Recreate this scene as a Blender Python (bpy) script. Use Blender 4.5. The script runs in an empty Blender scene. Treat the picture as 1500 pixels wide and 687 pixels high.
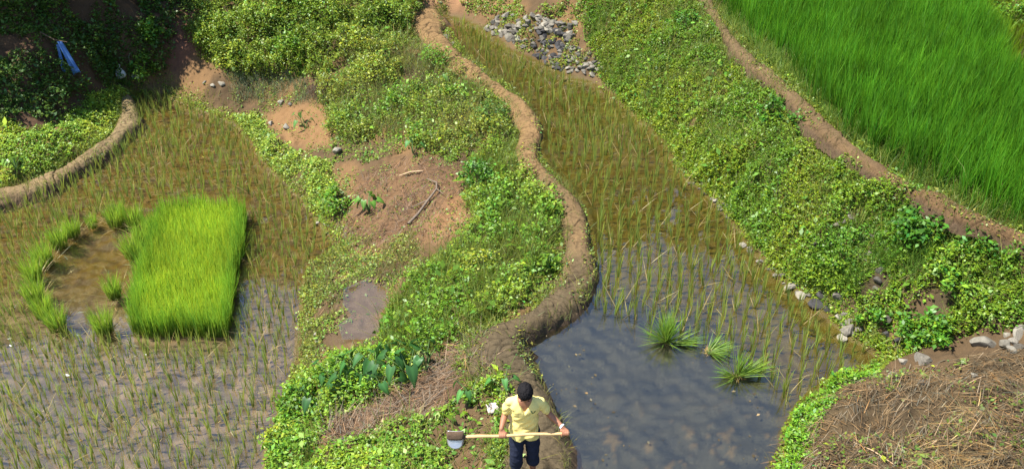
import bpy, bmesh, math, random
import numpy as np
from mathutils import Vector, Matrix, Euler
from mathutils.bvhtree import BVHTree

random.seed(7)
R = np.random.default_rng(11)
scene = bpy.context.scene
COL = scene.collection
PI = math.pi

# ------------------------------------------------------------------ camera
H, PITCH, F = 9.0, math.radians(33.0), 1350.0
CW, CH = 1500.0, 687.0
cp, sp = math.cos(PITCH), math.sin(PITCH)
cam_d = bpy.data.cameras.new("camera")
cam_d.sensor_width = 36.0
cam_d.lens = 36.0 * F / CW
cam_d.clip_end = 2000
cam = bpy.data.objects.new("camera", cam_d)
COL.objects.link(cam)
cam.location = (0, 0, H)
cam.rotation_euler = (PI / 2 - PITCH, 0, 0)
scene.camera = cam


def unproj(px, py, z):
    """point of the plane at height z that the photograph shows at (px, py)"""
    u, v = (px - CW / 2) / F, (py - CH / 2) / F
    dx, dy, dz = u, cp - v * sp, -sp - v * cp
    t = (z - H) / dz
    return np.array((dx * t, dy * t, z))


def proj(x, y, z):
    d = y * cp - (z - H) * sp
    return CW / 2 + F * x / d, CH / 2 + F * (-(z - H) * cp - y * sp) / d, d


# ------------------------------------------------------------------ noise
def _hash(i, j, s):
    h = (i.astype(np.int64) * 374761393 + j.astype(np.int64) * 668265263 + s * 974711) & 0xFFFFFFFF
    h = ((h ^ (h >> 13)) * 1274126177) & 0xFFFFFFFF
    return ((h ^ (h >> 16)) & 0xFFFF) / 65535.0


def vn(x, y, s=0):
    i, j = np.floor(x), np.floor(y)
    a, b = x - i, y - j
    a = a * a * a * (a * (a * 6 - 15) + 10)
    b = b * b * b * (b * (b * 6 - 15) + 10)
    return ((_hash(i, j, s) * (1 - a) + _hash(i + 1, j, s) * a) * (1 - b)
            + (_hash(i, j + 1, s) * (1 - a) + _hash(i + 1, j + 1, s) * a) * b)


def fbm(x, y, s=0, o=4):
    t, amp, n = 0.0, 1.0, 0.0
    for k in range(o):
        t = t + amp * vn(x * 2 ** k + 17.3 * k, y * 2 ** k - 9.1 * k, s + k)
        n += amp
        amp *= 0.5
    return t / n


def cell(x, y, s=0):
    """distance to the nearest cell border (F2 - F1)"""
    i, j = np.floor(x), np.floor(y)
    f1 = np.full(x.shape, 9.0)
    f2 = np.full(x.shape, 9.0)
    for a in (-1, 0, 1):
        for b in (-1, 0, 1):
            cx, cy = i + a + _hash(i + a, j + b, s), j + b + _hash(i + a, j + b, s + 5)
            d = np.hypot(x - cx, y - cy)
            f2 = np.minimum(f2, np.maximum(f1, d))
            f1 = np.minimum(f1, d)
    return f2 - f1


def sstep(a, b, x):
    t = np.clip((x - a) / (b - a), 0, 1)
    return t * t * (3 - 2 * t)


def sdist(X, Y, poly):
    """signed distance to a closed polygon, positive inside"""
    P = np.asarray(poly, float)[:, :2]
    d = np.full(X.shape, 1e9)
    ins = np.zeros(X.shape, bool)
    for k in range(len(P)):
        ax, ay = P[k - 1]
        bx, by = P[k]
        ex, ey = bx - ax, by - ay
        t = np.clip(((X - ax) * ex + (Y - ay) * ey) / (ex * ex + ey * ey + 1e-12), 0, 1)
        d = np.minimum(d, (X - ax - t * ex) ** 2 + (Y - ay - t * ey) ** 2)
        c = (ay > Y) != (by > Y)
        with np.errstate(divide='ignore', invalid='ignore'):
            ins ^= c & (X < (bx - ax) * (Y - ay) / (by - ay + 1e-15) + ax)
    d = np.sqrt(d)
    return np.where(ins, d, -d)


def catmull(P, step):
    P = np.asarray(P, float)
    P = np.vstack([2 * P[0] - P[1], P, 2 * P[-1] - P[-2]])
    out = []
    for k in range(1, len(P) - 2):
        a, b, c, d = P[k - 1:k + 3]
        n = max(2, int(np.linalg.norm((c - b)[:2]) / step))
        for t in np.linspace(0, 1, n, endpoint=False):
            out.append(0.5 * (2 * b + (c - a) * t + (2 * a - 5 * b + 4 * c - d) * t * t + (3 * b - a - 3 * c + d) * t ** 3))
    out.append(P[-2])
    return np.array(out)


# ------------------------------------------------------------------ materials
def new_mat(name):
    m = bpy.data.materials.new(name)
    m.use_nodes = True
    nt = m.node_tree
    nt.nodes.clear()
    return m, nt, nt.nodes.new('ShaderNodeOutputMaterial')


def N(nt, kind, **kw):
    n = nt.nodes.new('ShaderNode' + kind)
    for k, v in kw.items():
        if k.startswith('_'):
            n.inputs[k[1:].replace('_', ' ')].default_value = v
        else:
            setattr(n, k, v)
    return n


def leaf_mat(name, trans=0.35, gloss=0.06, rough=0.45):
    m, nt, out = new_mat(name)
    L = nt.links
    a = N(nt, 'Attribute', attribute_name='col')
    d = N(nt, 'BsdfDiffuse')
    t = N(nt, 'BsdfTranslucent')
    hs = N(nt, 'HueSaturation', _Value=1.25, _Hue=0.485)
    L.new(a.outputs['Color'], d.inputs['Color'])
    L.new(a.outputs['Color'], hs.inputs['Color'])
    L.new(hs.outputs[0], t.inputs['Color'])
    mx = N(nt, 'MixShader')
    mx.inputs[0].default_value = trans
    L.new(d.outputs[0], mx.inputs[1])
    L.new(t.outputs[0], mx.inputs[2])
    g = N(nt, 'BsdfGlossy', _Roughness=rough, _Color=(0.9, 0.95, 0.9, 1))
    mg = N(nt, 'MixShader')
    mg.inputs[0].default_value = gloss
    L.new(mx.outputs[0], mg.inputs[1])
    L.new(g.outputs[0], mg.inputs[2])
    L.new(mg.outputs[0], out.inputs[0])
    return m


def soil_mat(name, rough=0.92, bump=0.5, scale=14.0, wet=False):
    m, nt, out = new_mat(name)
    L = nt.links
    a = N(nt, 'Attribute', attribute_name='col')
    tc = N(nt, 'TexCoord')
    n1 = N(nt, 'TexNoise', _Scale=scale, _Detail=8.0, _Roughness=0.7)
    n2 = N(nt, 'TexNoise', _Scale=scale * 5, _Detail=5.0, _Roughness=0.75)
    for n in (n1, n2):
        L.new(tc.outputs['Object'], n.inputs['Vector'])
    r = N(nt, 'MapRange')
    for k, v in zip(('From Min', 'From Max', 'To Min', 'To Max'), (0.3, 0.7, 0.6, 1.4)):
        r.inputs[k].default_value = v
    L.new(n2.outputs[0], r.inputs['Value'])
    mul = N(nt, 'VectorMath', operation='SCALE')
    L.new(a.outputs['Color'], mul.inputs[0])
    L.new(r.outputs[0], mul.inputs['Scale'])
    b = N(nt, 'BsdfPrincipled', _Roughness=rough)
    b.inputs['Specular IOR Level'].default_value = 0.25
    L.new(mul.outputs[0], b.inputs['Base Color'])
    if wet:
        w = N(nt, 'Attribute', attribute_name='wet')
        rr = N(nt, 'MapRange')
        for k, v in zip(('From Min', 'From Max', 'To Min', 'To Max'), (0, 1, rough, 0.3)):
            rr.inputs[k].default_value = v
        L.new(w.outputs['Fac'], rr.inputs['Value'])
        L.new(rr.outputs[0], b.inputs['Roughness'])
    ad = N(nt, 'Math', operation='ADD')
    L.new(n1.outputs[0], ad.inputs[0])
    L.new(n2.outputs[0], ad.inputs[1])
    bp = N(nt, 'Bump', _Strength=bump, _Distance=0.03)
    L.new(ad.outputs[0], bp.inputs['Height'])
    L.new(bp.outputs[0], b.inputs['Normal'])
    L.new(b.outputs[0], out.inputs[0])
    return m


def water_mat(name, tint, silt, amount, ripple, ior=1.45):
    m, nt, out = new_mat(name)
    L = nt.links
    tc = N(nt, 'TexCoord')
    n1 = N(nt, 'TexNoise', _Scale=3.0, _Detail=3.0)
    L.new(tc.outputs['Object'], n1.inputs['Vector'])
    bp = N(nt, 'Bump', _Strength=ripple, _Distance=0.01)
    L.new(n1.outputs[0], bp.inputs['Height'])
    tr = N(nt, 'BsdfTransparent', _Color=tint)
    df = N(nt, 'BsdfDiffuse', _Color=silt)
    nz = N(nt, 'TexNoise', _Scale=1.3, _Detail=6.0, _Roughness=0.65)
    L.new(tc.outputs['Object'], nz.inputs['Vector'])
    mr = N(nt, 'MapRange')
    for k, v in zip(('From Min', 'From Max', 'To Min', 'To Max'), (0.35, 0.65, amount * 0.3, amount * 1.5)):
        mr.inputs[k].default_value = v
    L.new(nz.outputs[0], mr.inputs['Value'])
    m1 = N(nt, 'MixShader')
    L.new(mr.outputs[0], m1.inputs[0])
    L.new(tr.outputs[0], m1.inputs[1])
    L.new(df.outputs[0], m1.inputs[2])
    gl = N(nt, 'BsdfGlossy', _Roughness=0.02, _Color=(1, 1, 1, 1))
    fr = N(nt, 'Fresnel', _IOR=ior)
    L.new(bp.outputs[0], gl.inputs['Normal'])
    L.new(bp.outputs[0], fr.inputs['Normal'])
    gm = N(nt, 'NewGeometry')          # light coming up from below the surface is not mirrored back
    iv = N(nt, 'Math', operation='SUBTRACT')
    iv.inputs[0].default_value = 1.0
    L.new(gm.outputs['Backfacing'], iv.inputs[1])
    fm = N(nt, 'Math', operation='MULTIPLY')
    L.new(fr.outputs[0], fm.inputs[0])
    L.new(iv.outputs[0], fm.inputs[1])
    m2 = N(nt, 'MixShader')
    L.new(fm.outputs[0], m2.inputs[0])
    L.new(m1.outputs[0], m2.inputs[1])
    L.new(gl.outputs[0], m2.inputs[2])
    L.new(m2.outputs[0], out.inputs[0])
    return m


def plain_mat(name, col, rough=0.7, var=0.25, scale=30.0, bump=0.2, spec=0.3, metal=0.0, objvar=0.0, trans=0.0):
    m, nt, out = new_mat(name)
    L = nt.links
    tc = N(nt, 'TexCoord')
    n1 = N(nt, 'TexNoise', _Scale=scale, _Detail=6.0, _Roughness=0.65)
    L.new(tc.outputs['Object'], n1.inputs['Vector'])
    r = N(nt, 'MapRange')
    for k, v in zip(('From Min', 'From Max', 'To Min', 'To Max'), (0.3, 0.7, 1 - var, 1 + var)):
        r.inputs[k].default_value = v
    L.new(n1.outputs[0], r.inputs['Value'])
    sc = N(nt, 'VectorMath', operation='SCALE')
    sc.inputs[0].default_value = col[:3]
    val = r.outputs[0]
    if objvar:
        oi = N(nt, 'ObjectInfo')
        rr = N(nt, 'MapRange')
        for k, v in zip(('From Min', 'From Max', 'To Min', 'To Max'), (0, 1, 1 - objvar, 1 + objvar)):
            rr.inputs[k].default_value = v
        L.new(oi.outputs['Random'], rr.inputs['Value'])
        mm = N(nt, 'Math', operation='MULTIPLY')
        L.new(val, mm.inputs[0])
        L.new(rr.outputs[0], mm.inputs[1])
        val = mm.outputs[0]
    L.new(val, sc.inputs['Scale'])
    b = N(nt, 'BsdfPrincipled', _Roughness=rough, _Metallic=metal)
    b.inputs['Specular IOR Level'].default_value = spec
    L.new(sc.outputs[0], b.inputs['Base Color'])
    if bump:
        bp = N(nt, 'Bump', _Strength=bump, _Distance=0.01)
        L.new(n1.outputs[0], bp.inputs['Height'])
        L.new(bp.outputs[0], b.inputs['Normal'])
    sh = b.outputs[0]
    if trans:
        t = N(nt, 'BsdfTranslucent')
        L.new(sc.outputs[0], t.inputs['Color'])
        mx = N(nt, 'MixShader')
        mx.inputs[0].default_value = trans
        L.new(sh, mx.inputs[1])
        L.new(t.outputs[0], mx.inputs[2])
        sh = mx.outputs[0]
    L.new(sh, out.inputs[0])
    return m


M_LEAF = leaf_mat('leaf', 0.26, 0.025, 0.45)
M_BLADE = leaf_mat('rice blade', 0.45, 0.02, 0.5)
M_GLOSSLEAF = leaf_mat('glossy leaf', 0.25, 0.03, 0.4)
M_STRAW = leaf_mat('dry straw', 0.1, 0.03, 0.5)
M_SOIL = soil_mat('soil and mud', wet=True)
M_BUND = soil_mat('cracked mud', 0.9, 0.6, 9.0)
M_BARK = plain_mat('bark', (0.09, 0.065, 0.04), 0.9, 0.4, 20, 0.6)
M_STONE = plain_mat('field stone', (0.125, 0.112, 0.09), 0.85, 0.45, 9, 0.6, objvar=0.4)
M_DARKSTONE = plain_mat('dark field stone', (0.04, 0.038, 0.038), 0.85, 0.4, 9, 0.6, objvar=0.5)
M_PALESTONE = plain_mat('pale field stone', (0.21, 0.19, 0.15), 0.85, 0.25, 9, 0.5, objvar=0.2)


# ------------------------------------------------------------------ mesh helpers
def tag(o, label=None, cat=None, group=None, kind=None):
    for k, v in (('label', label), ('category', cat), ('group', group), ('kind', kind)):
        if v:
            o[k] = v
    return o


def np_mesh(name, V, Fq, mat, col=None, smooth=False, wet=None):
    V = np.asarray(V, np.float32)
    Fq = np.asarray(Fq, np.int32)
    me = bpy.data.meshes.new(name)
    k = Fq.shape[1]
    me.vertices.add(len(V))
    me.vertices.foreach_set('co', V.ravel())
    me.loops.add(Fq.size)
    me.loops.foreach_set('vertex_index', Fq.ravel())
    me.polygons.add(len(Fq))
    me.polygons.foreach_set('loop_start', np.arange(0, Fq.size, k, dtype=np.int32))
    if smooth:
        me.polygons.foreach_set('use_smooth', np.ones(len(Fq), bool))
    if col is not None:
        c = np.ones((len(V), 4), np.float32)
        c[:, :3] = col
        me.color_attributes.new('col', 'FLOAT_COLOR', 'POINT').data.foreach_set('color', c.ravel())
    if wet is not None:
        me.attributes.new('wet', 'FLOAT', 'POINT').data.foreach_set('value', np.asarray(wet, np.float32))
    me.materials.append(mat)
    me.update(calc_edges=True)
    return me


def link(name, me, parent=None, loc=None):
    o = bpy.data.objects.new(name, me)
    COL.objects.link(o)
    if parent:
        o.parent = parent
    if loc is not None:
        o.location = loc
    return o


def empty(name, loc, rz=0.0):
    o = bpy.data.objects.new(name, None)
    COL.objects.link(o)
    o.location = loc
    o.rotation_euler = (0, 0, rz)
    o.empty_display_size = 0.1
    return o


class Acc:
    """collects vertex / quad / colour arrays into one mesh"""
    def __init__(s):
        s.v, s.f, s.c, s.n = [], [], [], 0

    def add(s, v, f, c):
        s.v.append(v)
        s.f.append(f + s.n)
        s.c.append(c)
        s.n += len(v)

    def mesh(s, name, mat, smooth=False):
        return np_mesh(name, np.vstack(s.v), np.vstack(s.f), mat, np.vstack(s.c), smooth)


def tint(n, base, var=0.18, warm=0.12):
    """n natural leaf colours around base: lighter and darker ones, some yellower"""
    b = np.asarray(base, float)
    k = np.exp(R.normal(0, var, n))[:, None]
    y = R.normal(0, warm, n)[:, None]
    return np.clip(b * k * np.hstack([1 + y * 1.6, 1 + y * 0.4, 1 - y]), 0.003, 0.9)


def unit(v):
    return v / (np.linalg.norm(v, axis=1, keepdims=True) + 1e-9)


def leaves(P, L, W, pitch_mu=0.15, pitch_sd=0.4, yaw=None, roll_sd=0.4, fold=0.12, col=None):
    n = len(P)
    yaw = R.uniform(0, 2 * PI, n) if yaw is None else yaw
    pit = R.normal(pitch_mu, pitch_sd, n)
    rol = R.normal(0, roll_sd, n)
    d = np.stack([np.cos(yaw) * np.cos(pit), np.sin(yaw) * np.cos(pit), np.sin(pit)], 1)
    s0 = np.stack([-np.sin(yaw), np.cos(yaw), np.zeros(n)], 1)
    n0 = np.cross(d, s0)
    s = s0 * np.cos(rol)[:, None] + n0 * np.sin(rol)[:, None]
    nn = np.cross(d, s)
    L = np.broadcast_to(L, n)[:, None]
    W = np.broadcast_to(W, n)[:, None]
    mid = P + d * L * 0.42 + nn * (fold * W)
    V = np.stack([P, mid + s * W * 0.5, P + d * L - nn * (0.12 * L), mid - s * W * 0.5], 1).reshape(-1, 3)
    Fq = np.arange(4 * n).reshape(n, 4)
    return V, Fq, np.repeat(col, 4, 0)


def blades(P, length, width, lean, curve, yaw=None, col=None, seg=3, tipcol=None, facing=None):
    """grass blades: tapering ribbons that lean towards yaw and curve over"""
    n = len(P)
    yaw = R.uniform(0, 2 * PI, n) if yaw is None else yaw
    length = np.broadcast_to(length, n)
    width = np.broadcast_to(width, n)
    lean = np.broadcast_to(lean, n)
    curve = np.broadcast_to(curve, n)
    f = R.uniform(0, PI, n) if facing is None else facing
    side = np.stack([np.cos(f), np.sin(f), np.zeros(n)], 1)
    h = np.stack([np.cos(yaw), np.sin(yaw), np.zeros(n)], 1)
    rows, cols = [], []
    pos = P.astype(float).copy()
    for k in range(seg + 1):
        t = k / seg
        w = width * (1 - t) ** 0.7 * (0.75 + 0.5 * min(t * 3, 1)) + 0.0006
        rows.append(np.stack([pos - side * w[:, None] / 2, pos + side * w[:, None] / 2], 1))
        if col is not None:
            c = col if tipcol is None else col * (1 - t) + tipcol * t
            cols.append(np.stack([c, c], 1))
        a = lean + curve * (t + 0.5 / seg)
        pos = pos + (h * np.sin(a)[:, None] + np.array((0, 0, 1.0)) * np.cos(a)[:, None]) * (length / seg)[:, None]
    V = np.stack(rows, 1).reshape(-1, 3)
    C = np.stack(cols, 1).reshape(-1, 3)
    b = np.arange(n)[:, None] * (2 * (seg + 1))
    q = np.concatenate([b + np.array([[2 * k, 2 * k + 1, 2 * k + 3, 2 * k + 2]]) for k in range(seg)], 1).reshape(-1, 4)
    return V, q, C


# ------------------------------------------------------------------ layout traced on the photograph, put at real heights
ZL, ZR, ZU = -1.5, 0.0, 1.6          # water of the left paddy, water of the middle paddy, soil of the upper field

def W(pts, z):
    return [unproj(x, y, z) for x, y in pts]

RP = W([(648, 26), (662, 50), (690, 84), (730, 114), (770, 148), (795, 185), (790, 215), (802, 245), (830, 270), (855, 300), (864, 335),
        (868, 375), (863, 412), (845, 442), (808, 470), (764, 498), (774, 525), (790, 552), (806, 587), (816, 622), (826, 660), (815, 700),
        (800, 800), (1125, 820), (1138, 690), (1148, 630), (1172, 588), (1215, 560), (1262, 538), (1292, 524), (1240, 492), (1203, 458),
        (1165, 425), (1130, 395), (1097, 362), (1076, 326), (1045, 292), (1010, 266), (988, 242), (972, 208), (938, 178), (903, 148),
        (868, 126), (828, 114), (790, 95), (745, 74), (715, 50), (682, 32)], ZR)
LP = W([(-260, 330), (-60, 312), (0, 292), (60, 272), (128, 240), (172, 208), (196, 178), (197, 158), (208, 141), (240, 140), (300, 163),
        (345, 180), (372, 212), (392, 247), (430, 280), (458, 310), (480, 338), (497, 362), (458, 386), (442, 430), (441, 480), (430, 540),
        (420, 590), (397, 640), (390, 690), (372, 830), (-260, 830)], ZL)

CTRL = [  # px, py, z
    (600, 40, .1), (630, 100, 0), (690, 140, .05), (735, 180, .05), (745, 230, 0), (770, 280, 0), (810, 320, 0), (815, 370, 0), (800, 420, 0),
    (750, 455, 0), (690, 480, -.05), (680, 540, 0), (700, 600, 0), (720, 660, 0), (720, 750, 0),
    (640, 130, -.15), (600, 170, -.35), (540, 130, -.3), (540, 200, -.65), (480, 130, -.55), (450, 180, -1.0), (410, 150, -1.15), (360, 140, -1.2),
    (400, 200, -1.3), (460, 260, -1.2), (520, 260, -.9), (580, 280, -.65), (640, 270, -.35), (690, 260, -.15), (650, 320, -.4), (560, 340, -.95),
    (510, 365, -1.25), (700, 360, -.2), (620, 400, -.55), (540, 440, -.95), (545, 480, -.95), (480, 420, -1.2), (470, 490, -1.25), (600, 470, -.5),
    (640, 520, -.3), (580, 560, -.55), (520, 540, -.85), (460, 560, -1.15), (430, 620, -1.25), (480, 640, -.9), (550, 640, -.6), (620, 620, -.25),
    (640, 687, -.2), (480, 720, -.9), (420, 720, -1.2), (560, 800, -.5),
    (300, 140, -1.2), (250, 125, -1.3), (330, 110, -.8), (400, 100, -.55), (380, 50, .1), (300, 40, -.1), (270, 80, -.6), (230, 90, -.7),
    (480, 60, .15), (480, 5, .6), (540, 70, .1), (560, 15, .55), (610, 5, .35), (650, 3, .3), (350, 0, .6), (260, 0, .35),
    (60, 230, -1.1), (130, 180, -1.15), (170, 150, -1.2), (0, 230, -1.0), (0, 180, -.7), (60, 180, -.85), (100, 140, -.7), (180, 115, -.95),
    (60, 100, .0), (0, 80, .3), (0, 0, 1.1), (110, 60, .3), (150, 10, .75), (180, 70, -.1), (-120, 100, .3), (-150, 0, 1.1), (-150, 220, -.9),
    (700, 5, .5), (760, 25, .65), (730, 40, .25), (800, 20, .95), (860, 10, 1.25), (940, 5, 1.5), (830, 70, .45), (880, 80, .55), (790, 70, .2),
    (900, 120, .3), (960, 150, .5), (960, 80, 1.0), (1020, 200, .6), (1020, 120, 1.05), (1080, 240, .75), (1080, 160, 1.1), (1130, 330, .5),
    (1140, 250, 1.0), (1200, 400, .45), (1200, 310, .95), (1260, 420, .5), (1280, 340, 1.0), (1350, 400, .95), (1350, 470, .5), (1440, 420, 1.0),
    (1440, 480, .7), (1500, 440, 1.1), (1280, 480, .2), (1320, 520, .35), (1370, 515, .5), (1490, 500, .8),
    (1020, 0, 1.55), (1060, 45, 1.55), (1140, 125, 1.55), (1215, 195, 1.55), (1310, 265, 1.55), (1400, 310, 1.55), (1500, 360, 1.55), (1600, 400, 1.55),
    (1100, 30, ZU), (1250, 20, ZU), (1420, 10, ZU), (1480, 120, ZU), (1350, 120, ZU), (1250, 160, ZU), (1400, 240, ZU), (1490, 300, ZU), (1650, 200, ZU),
    (1650, 40, ZU), (1230, 575, .3), (1190, 610, .35), (1175, 660, .35), (1260, 600, .65), (1320, 580, .75), (1330, 620, .8), (1400, 560, .85),
    (1480, 560, 1.0), (1400, 630, 1.0), (1480, 640, 1.1), (1260, 660, .75), (1350, 687, 1.0), (1200, 720, .5), (1300, 760, .8), (1500, 760, 1.1),
    (1620, 560, 1.15), (1620, 700, 1.15)]
CP = np.array([unproj(*c) for c in CTRL])


def tps_fit(P, z, lam=0.01):
    n = len(P)
    d = np.hypot(P[:, None, 0] - P[None, :, 0], P[:, None, 1] - P[None, :, 1])
    K = np.where(d > 0, d * d * np.log(d + 1e-12), 0) + lam * np.eye(n)
    A = np.zeros((n + 3, n + 3))
    A[:n, :n] = K
    A[:n, n] = 1
    A[:n, n + 1:] = P[:, :2]
    A[n:, :n] = A[:n, n:].T
    return np.linalg.solve(A, np.r_[z, 0, 0, 0])


TPS = tps_fit(CP, CP[:, 2], 0.02)


def tps(X, Y):
    out = TPS[-3] + TPS[-2] * X + TPS[-1] * Y
    for (x, y, _), w in zip(CP, TPS[:-3]):
        d2 = (X - x) ** 2 + (Y - y) ** 2
        out = out + w * 0.5 * d2 * np.log(d2 + 1e-12)
    return out


def outer(X, Y):
    """the mountainside around the traced part"""
    base = -1.2 + 2.6 * sstep(-9, 7, X)
    rise = 0.70 * np.maximum(Y - 26 - 2.0 * np.sin(X * 0.11), 0) ** 1.0
    step = 1.8 * np.sin(rise * 1.1) * sstep(2, 8, rise)          # terraces
    side = 0.55 * np.maximum(X - 15, 0) * sstep(0, 14, Y) + 0.35 * np.maximum(-X - 20, 0) * sstep(4, 20, Y)
    ridge = 33 + 9 * (fbm(X * 0.02, Y * 0.02, 77) - 0.5)
    return base + np.minimum(rise + side, ridge) + step * 0.35 + (fbm(X * .12, Y * .12, 71) - .5) * 1.2 * sstep(26, 32, Y) - 0.5 * np.maximum(4 - Y, 0)


X0, X1, Y0, Y1, DG = -19.0, 19.0, 5.0, 31.0, 0.05
gx = np.arange(X0, X1 + DG / 2, DG)
gy = np.arange(Y0, Y1 + DG / 2, DG)
GX, GY = np.meshgrid(gx, gy)
wob = .16 * (fbm(GX * 1.6, GY * 1.6, 9) - .5) + .07 * (fbm(GX * 6, GY * 6, 10, 2) - .5)
sdR = sdist(GX, GY, RP) + wob
sdL = sdist(GX, GY, LP) + wob
Z = tps(GX, GY)
Z = np.clip(Z, -2.0, 2.6)
edge = np.minimum(np.minimum(GX - X0, X1 - GX), np.minimum(GY - Y0, Y1 - GY))
k = sstep(0.0, 3.0, edge + (fbm(GX * .3, GY * .3, 3) - .5))
k = np.where((sdL > -1) | (sdR > -1), np.maximum(k, sstep(0, .8, edge)), k)
Z = Z * k + outer(GX, GY) * (1 - k)
big = fbm(GX * 1.1, GY * 1.1, 21) - .5
mid = fbm(GX * 3.5, GY * 3.5, 22) - .5
fine = fbm(GX * 11, GY * 11, 23, 3) - .5
upper = sdist(*proj(GX, GY, Z)[:2], [(1035, -40), (1090, 60), (1180, 140), (1250, 205), (1320, 250), (1400, 285), (1500, 335), (1800, 430), (1800, -200), (1035, -200)])
land = np.minimum(sstep(0, .5, -sdR), sstep(0, .5, -sdL)) * (1 - .8 * sstep(-5, 20, upper))
Z = Z + land * (big * .18 + mid * .18 + fine * .11) + .03 * fine
str_ = np.where(True, sstep(-12, 12, sdist(*proj(GX, GY, Z)[:2], [(1150, 900), (1175, 620), (1215, 580), (1290, 556), (1330, 550), (1420, 535), (1800, 500), (1800, 900)])), 0)
Z = Z + str_ * (.22 * (fbm(GX * 1.5, GY * 1.5, 25) - .5) + .26 * np.maximum(fbm(GX * 3.2, GY * 3.2, 26) - .5, -.15))
# wet mud beds under the two paddies
lump = fbm(GX * 3.6, GY * 3.2, 31, 3) - .5
clod = fbm(GX * 9, GY * 8, 32, 3) - .5
bedR = ZR - .075 + .10 * lump * .6 + .075 * clod
POOL = W([(70, 405), (95, 372), (130, 345), (195, 340), (205, 360), (180, 400), (180, 485), (110, 490), (85, 465)], ZL)
sdP = sdist(GX, GY, POOL)
bedL = ZL - .088 + .10 * lump * .6 + .10 * clod - .09 * sstep(-.2, .3, sdP)
for sd, bed, zw in ((sdR, bedR, ZR), (sdL, bedL, ZL)):
    b = sstep(-.55, .0, sd)
    bank = zw + .03 + .08 * fine
    Z = np.where(sd < 0, Z * (1 - b) + bank * b, Z)
    i = sstep(0, .20, sd)
    Z = np.where(sd >= 0, (zw + .03) * (1 - i) + bed * i, Z)
# small marsh puddle in the middle of the slope
MARSH = W([(512, 425), (535, 415), (560, 425), (565, 445), (548, 462), (556, 478), (540, 492), (508, 492), (505, 478), (525, 462), (512, 445)], -1.0)
sdM = sdist(GX, GY, MARSH)
ZM = float(np.median(Z[sdM > .1]))
Z = np.where(sdM > -.35, Z * (1 - sstep(-.35, .05, sdM)) + (ZM - .05 + .07 * clod) * sstep(-.35, .05, sdM), Z)
PXg, PYg, _ = proj(GX, GY, Z)
PXC, PYC = np.clip(PXg, 3, 1497), np.clip(PYg, 3, 684)
NEARV = (PXg > -260) & (PXg < 1760) & (PYg > -160) & (PYg < 900)


def zat(x, y):
    x, y = np.asarray(x, float), np.asarray(y, float)
    fx = np.clip((x - X0) / DG, 0, len(gx) - 1.001)
    fy = np.clip((y - Y0) / DG, 0, len(gy) - 1.001)
    i, j = fx.astype(int), fy.astype(int)
    a, b = fx - i, fy - j
    return (Z[j, i] * (1 - a) + Z[j, i + 1] * a) * (1 - b) + (Z[j + 1, i] * (1 - a) + Z[j + 1, i + 1] * a) * b


def ground_at(px, py, z0=None):
    """the point of the built ground seen at (px, py) in the photograph"""
    u, v = (px - CW / 2) / F, (py - CH / 2) / F
    d = np.array((u, cp - v * sp, -sp - v * cp))
    t = np.linspace(6, 45, 1600)
    q = np.array((0, 0, H))[None] + d[None] * t[:, None]
    below = q[:, 2] < zat(q[:, 0], q[:, 1])
    k = int(np.argmax(below)) if below.any() else -1
    p = q[k]
    return np.array((p[0], p[1], float(zat(p[0], p[1]))))


def pmask(poly, soft=8.0):
    out = np.zeros(GX.shape)
    out[NEARV] = sstep(-soft, soft, sdist(PXC[NEARV], PYC[NEARV], poly))
    return out


# ------------------------------------------------------------------ ground
P_STRAW_R = [(1140, 690), (1175, 610), (1215, 575), (1290, 552), (1330, 545), (1420, 528), (1510, 512), (1510, 690)]
P_STRAW_M = [(470, 625), (520, 598), (570, 572), (620, 545), (650, 520), (700, 495), (728, 520), (715, 560), (680, 590), (640, 600), (590, 610), (540, 640), (480, 650)]
P_DEBRIS = [(530, 262), (590, 235), (640, 228), (695, 255), (700, 300), (660, 345), (600, 350), (545, 365), (495, 345), (510, 300)]
P_BARE = [(385, 170), (420, 152), (480, 150), (505, 180), (480, 215), (420, 215)]
base = np.zeros(GX.shape + (3,))
mixn = sstep(.35, .65, fbm(GX * 1.3, GY * 1.3, 41))[..., None]
base[:] = np.array((.160, .092, .040)) * mixn + np.array((.083, .053, .026)) * (1 - mixn)


def paint(m, c):
    global base
    m = m[..., None]
    base = base * (1 - m) + np.array(c) * m


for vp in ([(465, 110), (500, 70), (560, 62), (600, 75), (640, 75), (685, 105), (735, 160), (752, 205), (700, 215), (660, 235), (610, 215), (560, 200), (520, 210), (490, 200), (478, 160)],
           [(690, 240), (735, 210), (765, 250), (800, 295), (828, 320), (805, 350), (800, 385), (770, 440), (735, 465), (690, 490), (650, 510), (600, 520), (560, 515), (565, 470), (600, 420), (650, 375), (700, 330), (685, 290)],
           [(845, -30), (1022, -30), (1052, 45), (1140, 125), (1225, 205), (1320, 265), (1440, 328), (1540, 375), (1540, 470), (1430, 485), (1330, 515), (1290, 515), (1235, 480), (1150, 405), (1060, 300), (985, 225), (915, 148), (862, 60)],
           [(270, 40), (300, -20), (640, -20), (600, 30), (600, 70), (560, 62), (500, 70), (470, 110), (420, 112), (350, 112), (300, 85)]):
    paint(pmask(vp, 10) * sstep(.35, .6, fbm(GX * 2, GY * 2, 43)) * .85, (.045, .034, .017))      # humus soil, painted darker to deepen the shade between weeds
paint(pmask(P_STRAW_R, 12), (.080, .055, .027))
paint(pmask(P_STRAW_R, 12) * sstep(.5, .62, fbm(GX * 1.8, GY * 1.8, 44)) * .5, (.035, .024, .013))
paint(pmask(P_STRAW_M, 12), (.095, .055, .03))
paint(pmask(P_DEBRIS, 14) * .8, (.13, .075, .037))
paint(pmask([(430, 700), (470, 655), (550, 630), (600, 610), (650, 600), (690, 565), (740, 545), (755, 570), (770, 700)], 14) * .8, (.098, .063, .030))
paint(pmask(P_BARE, 10), (.19, .107, .046))
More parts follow.
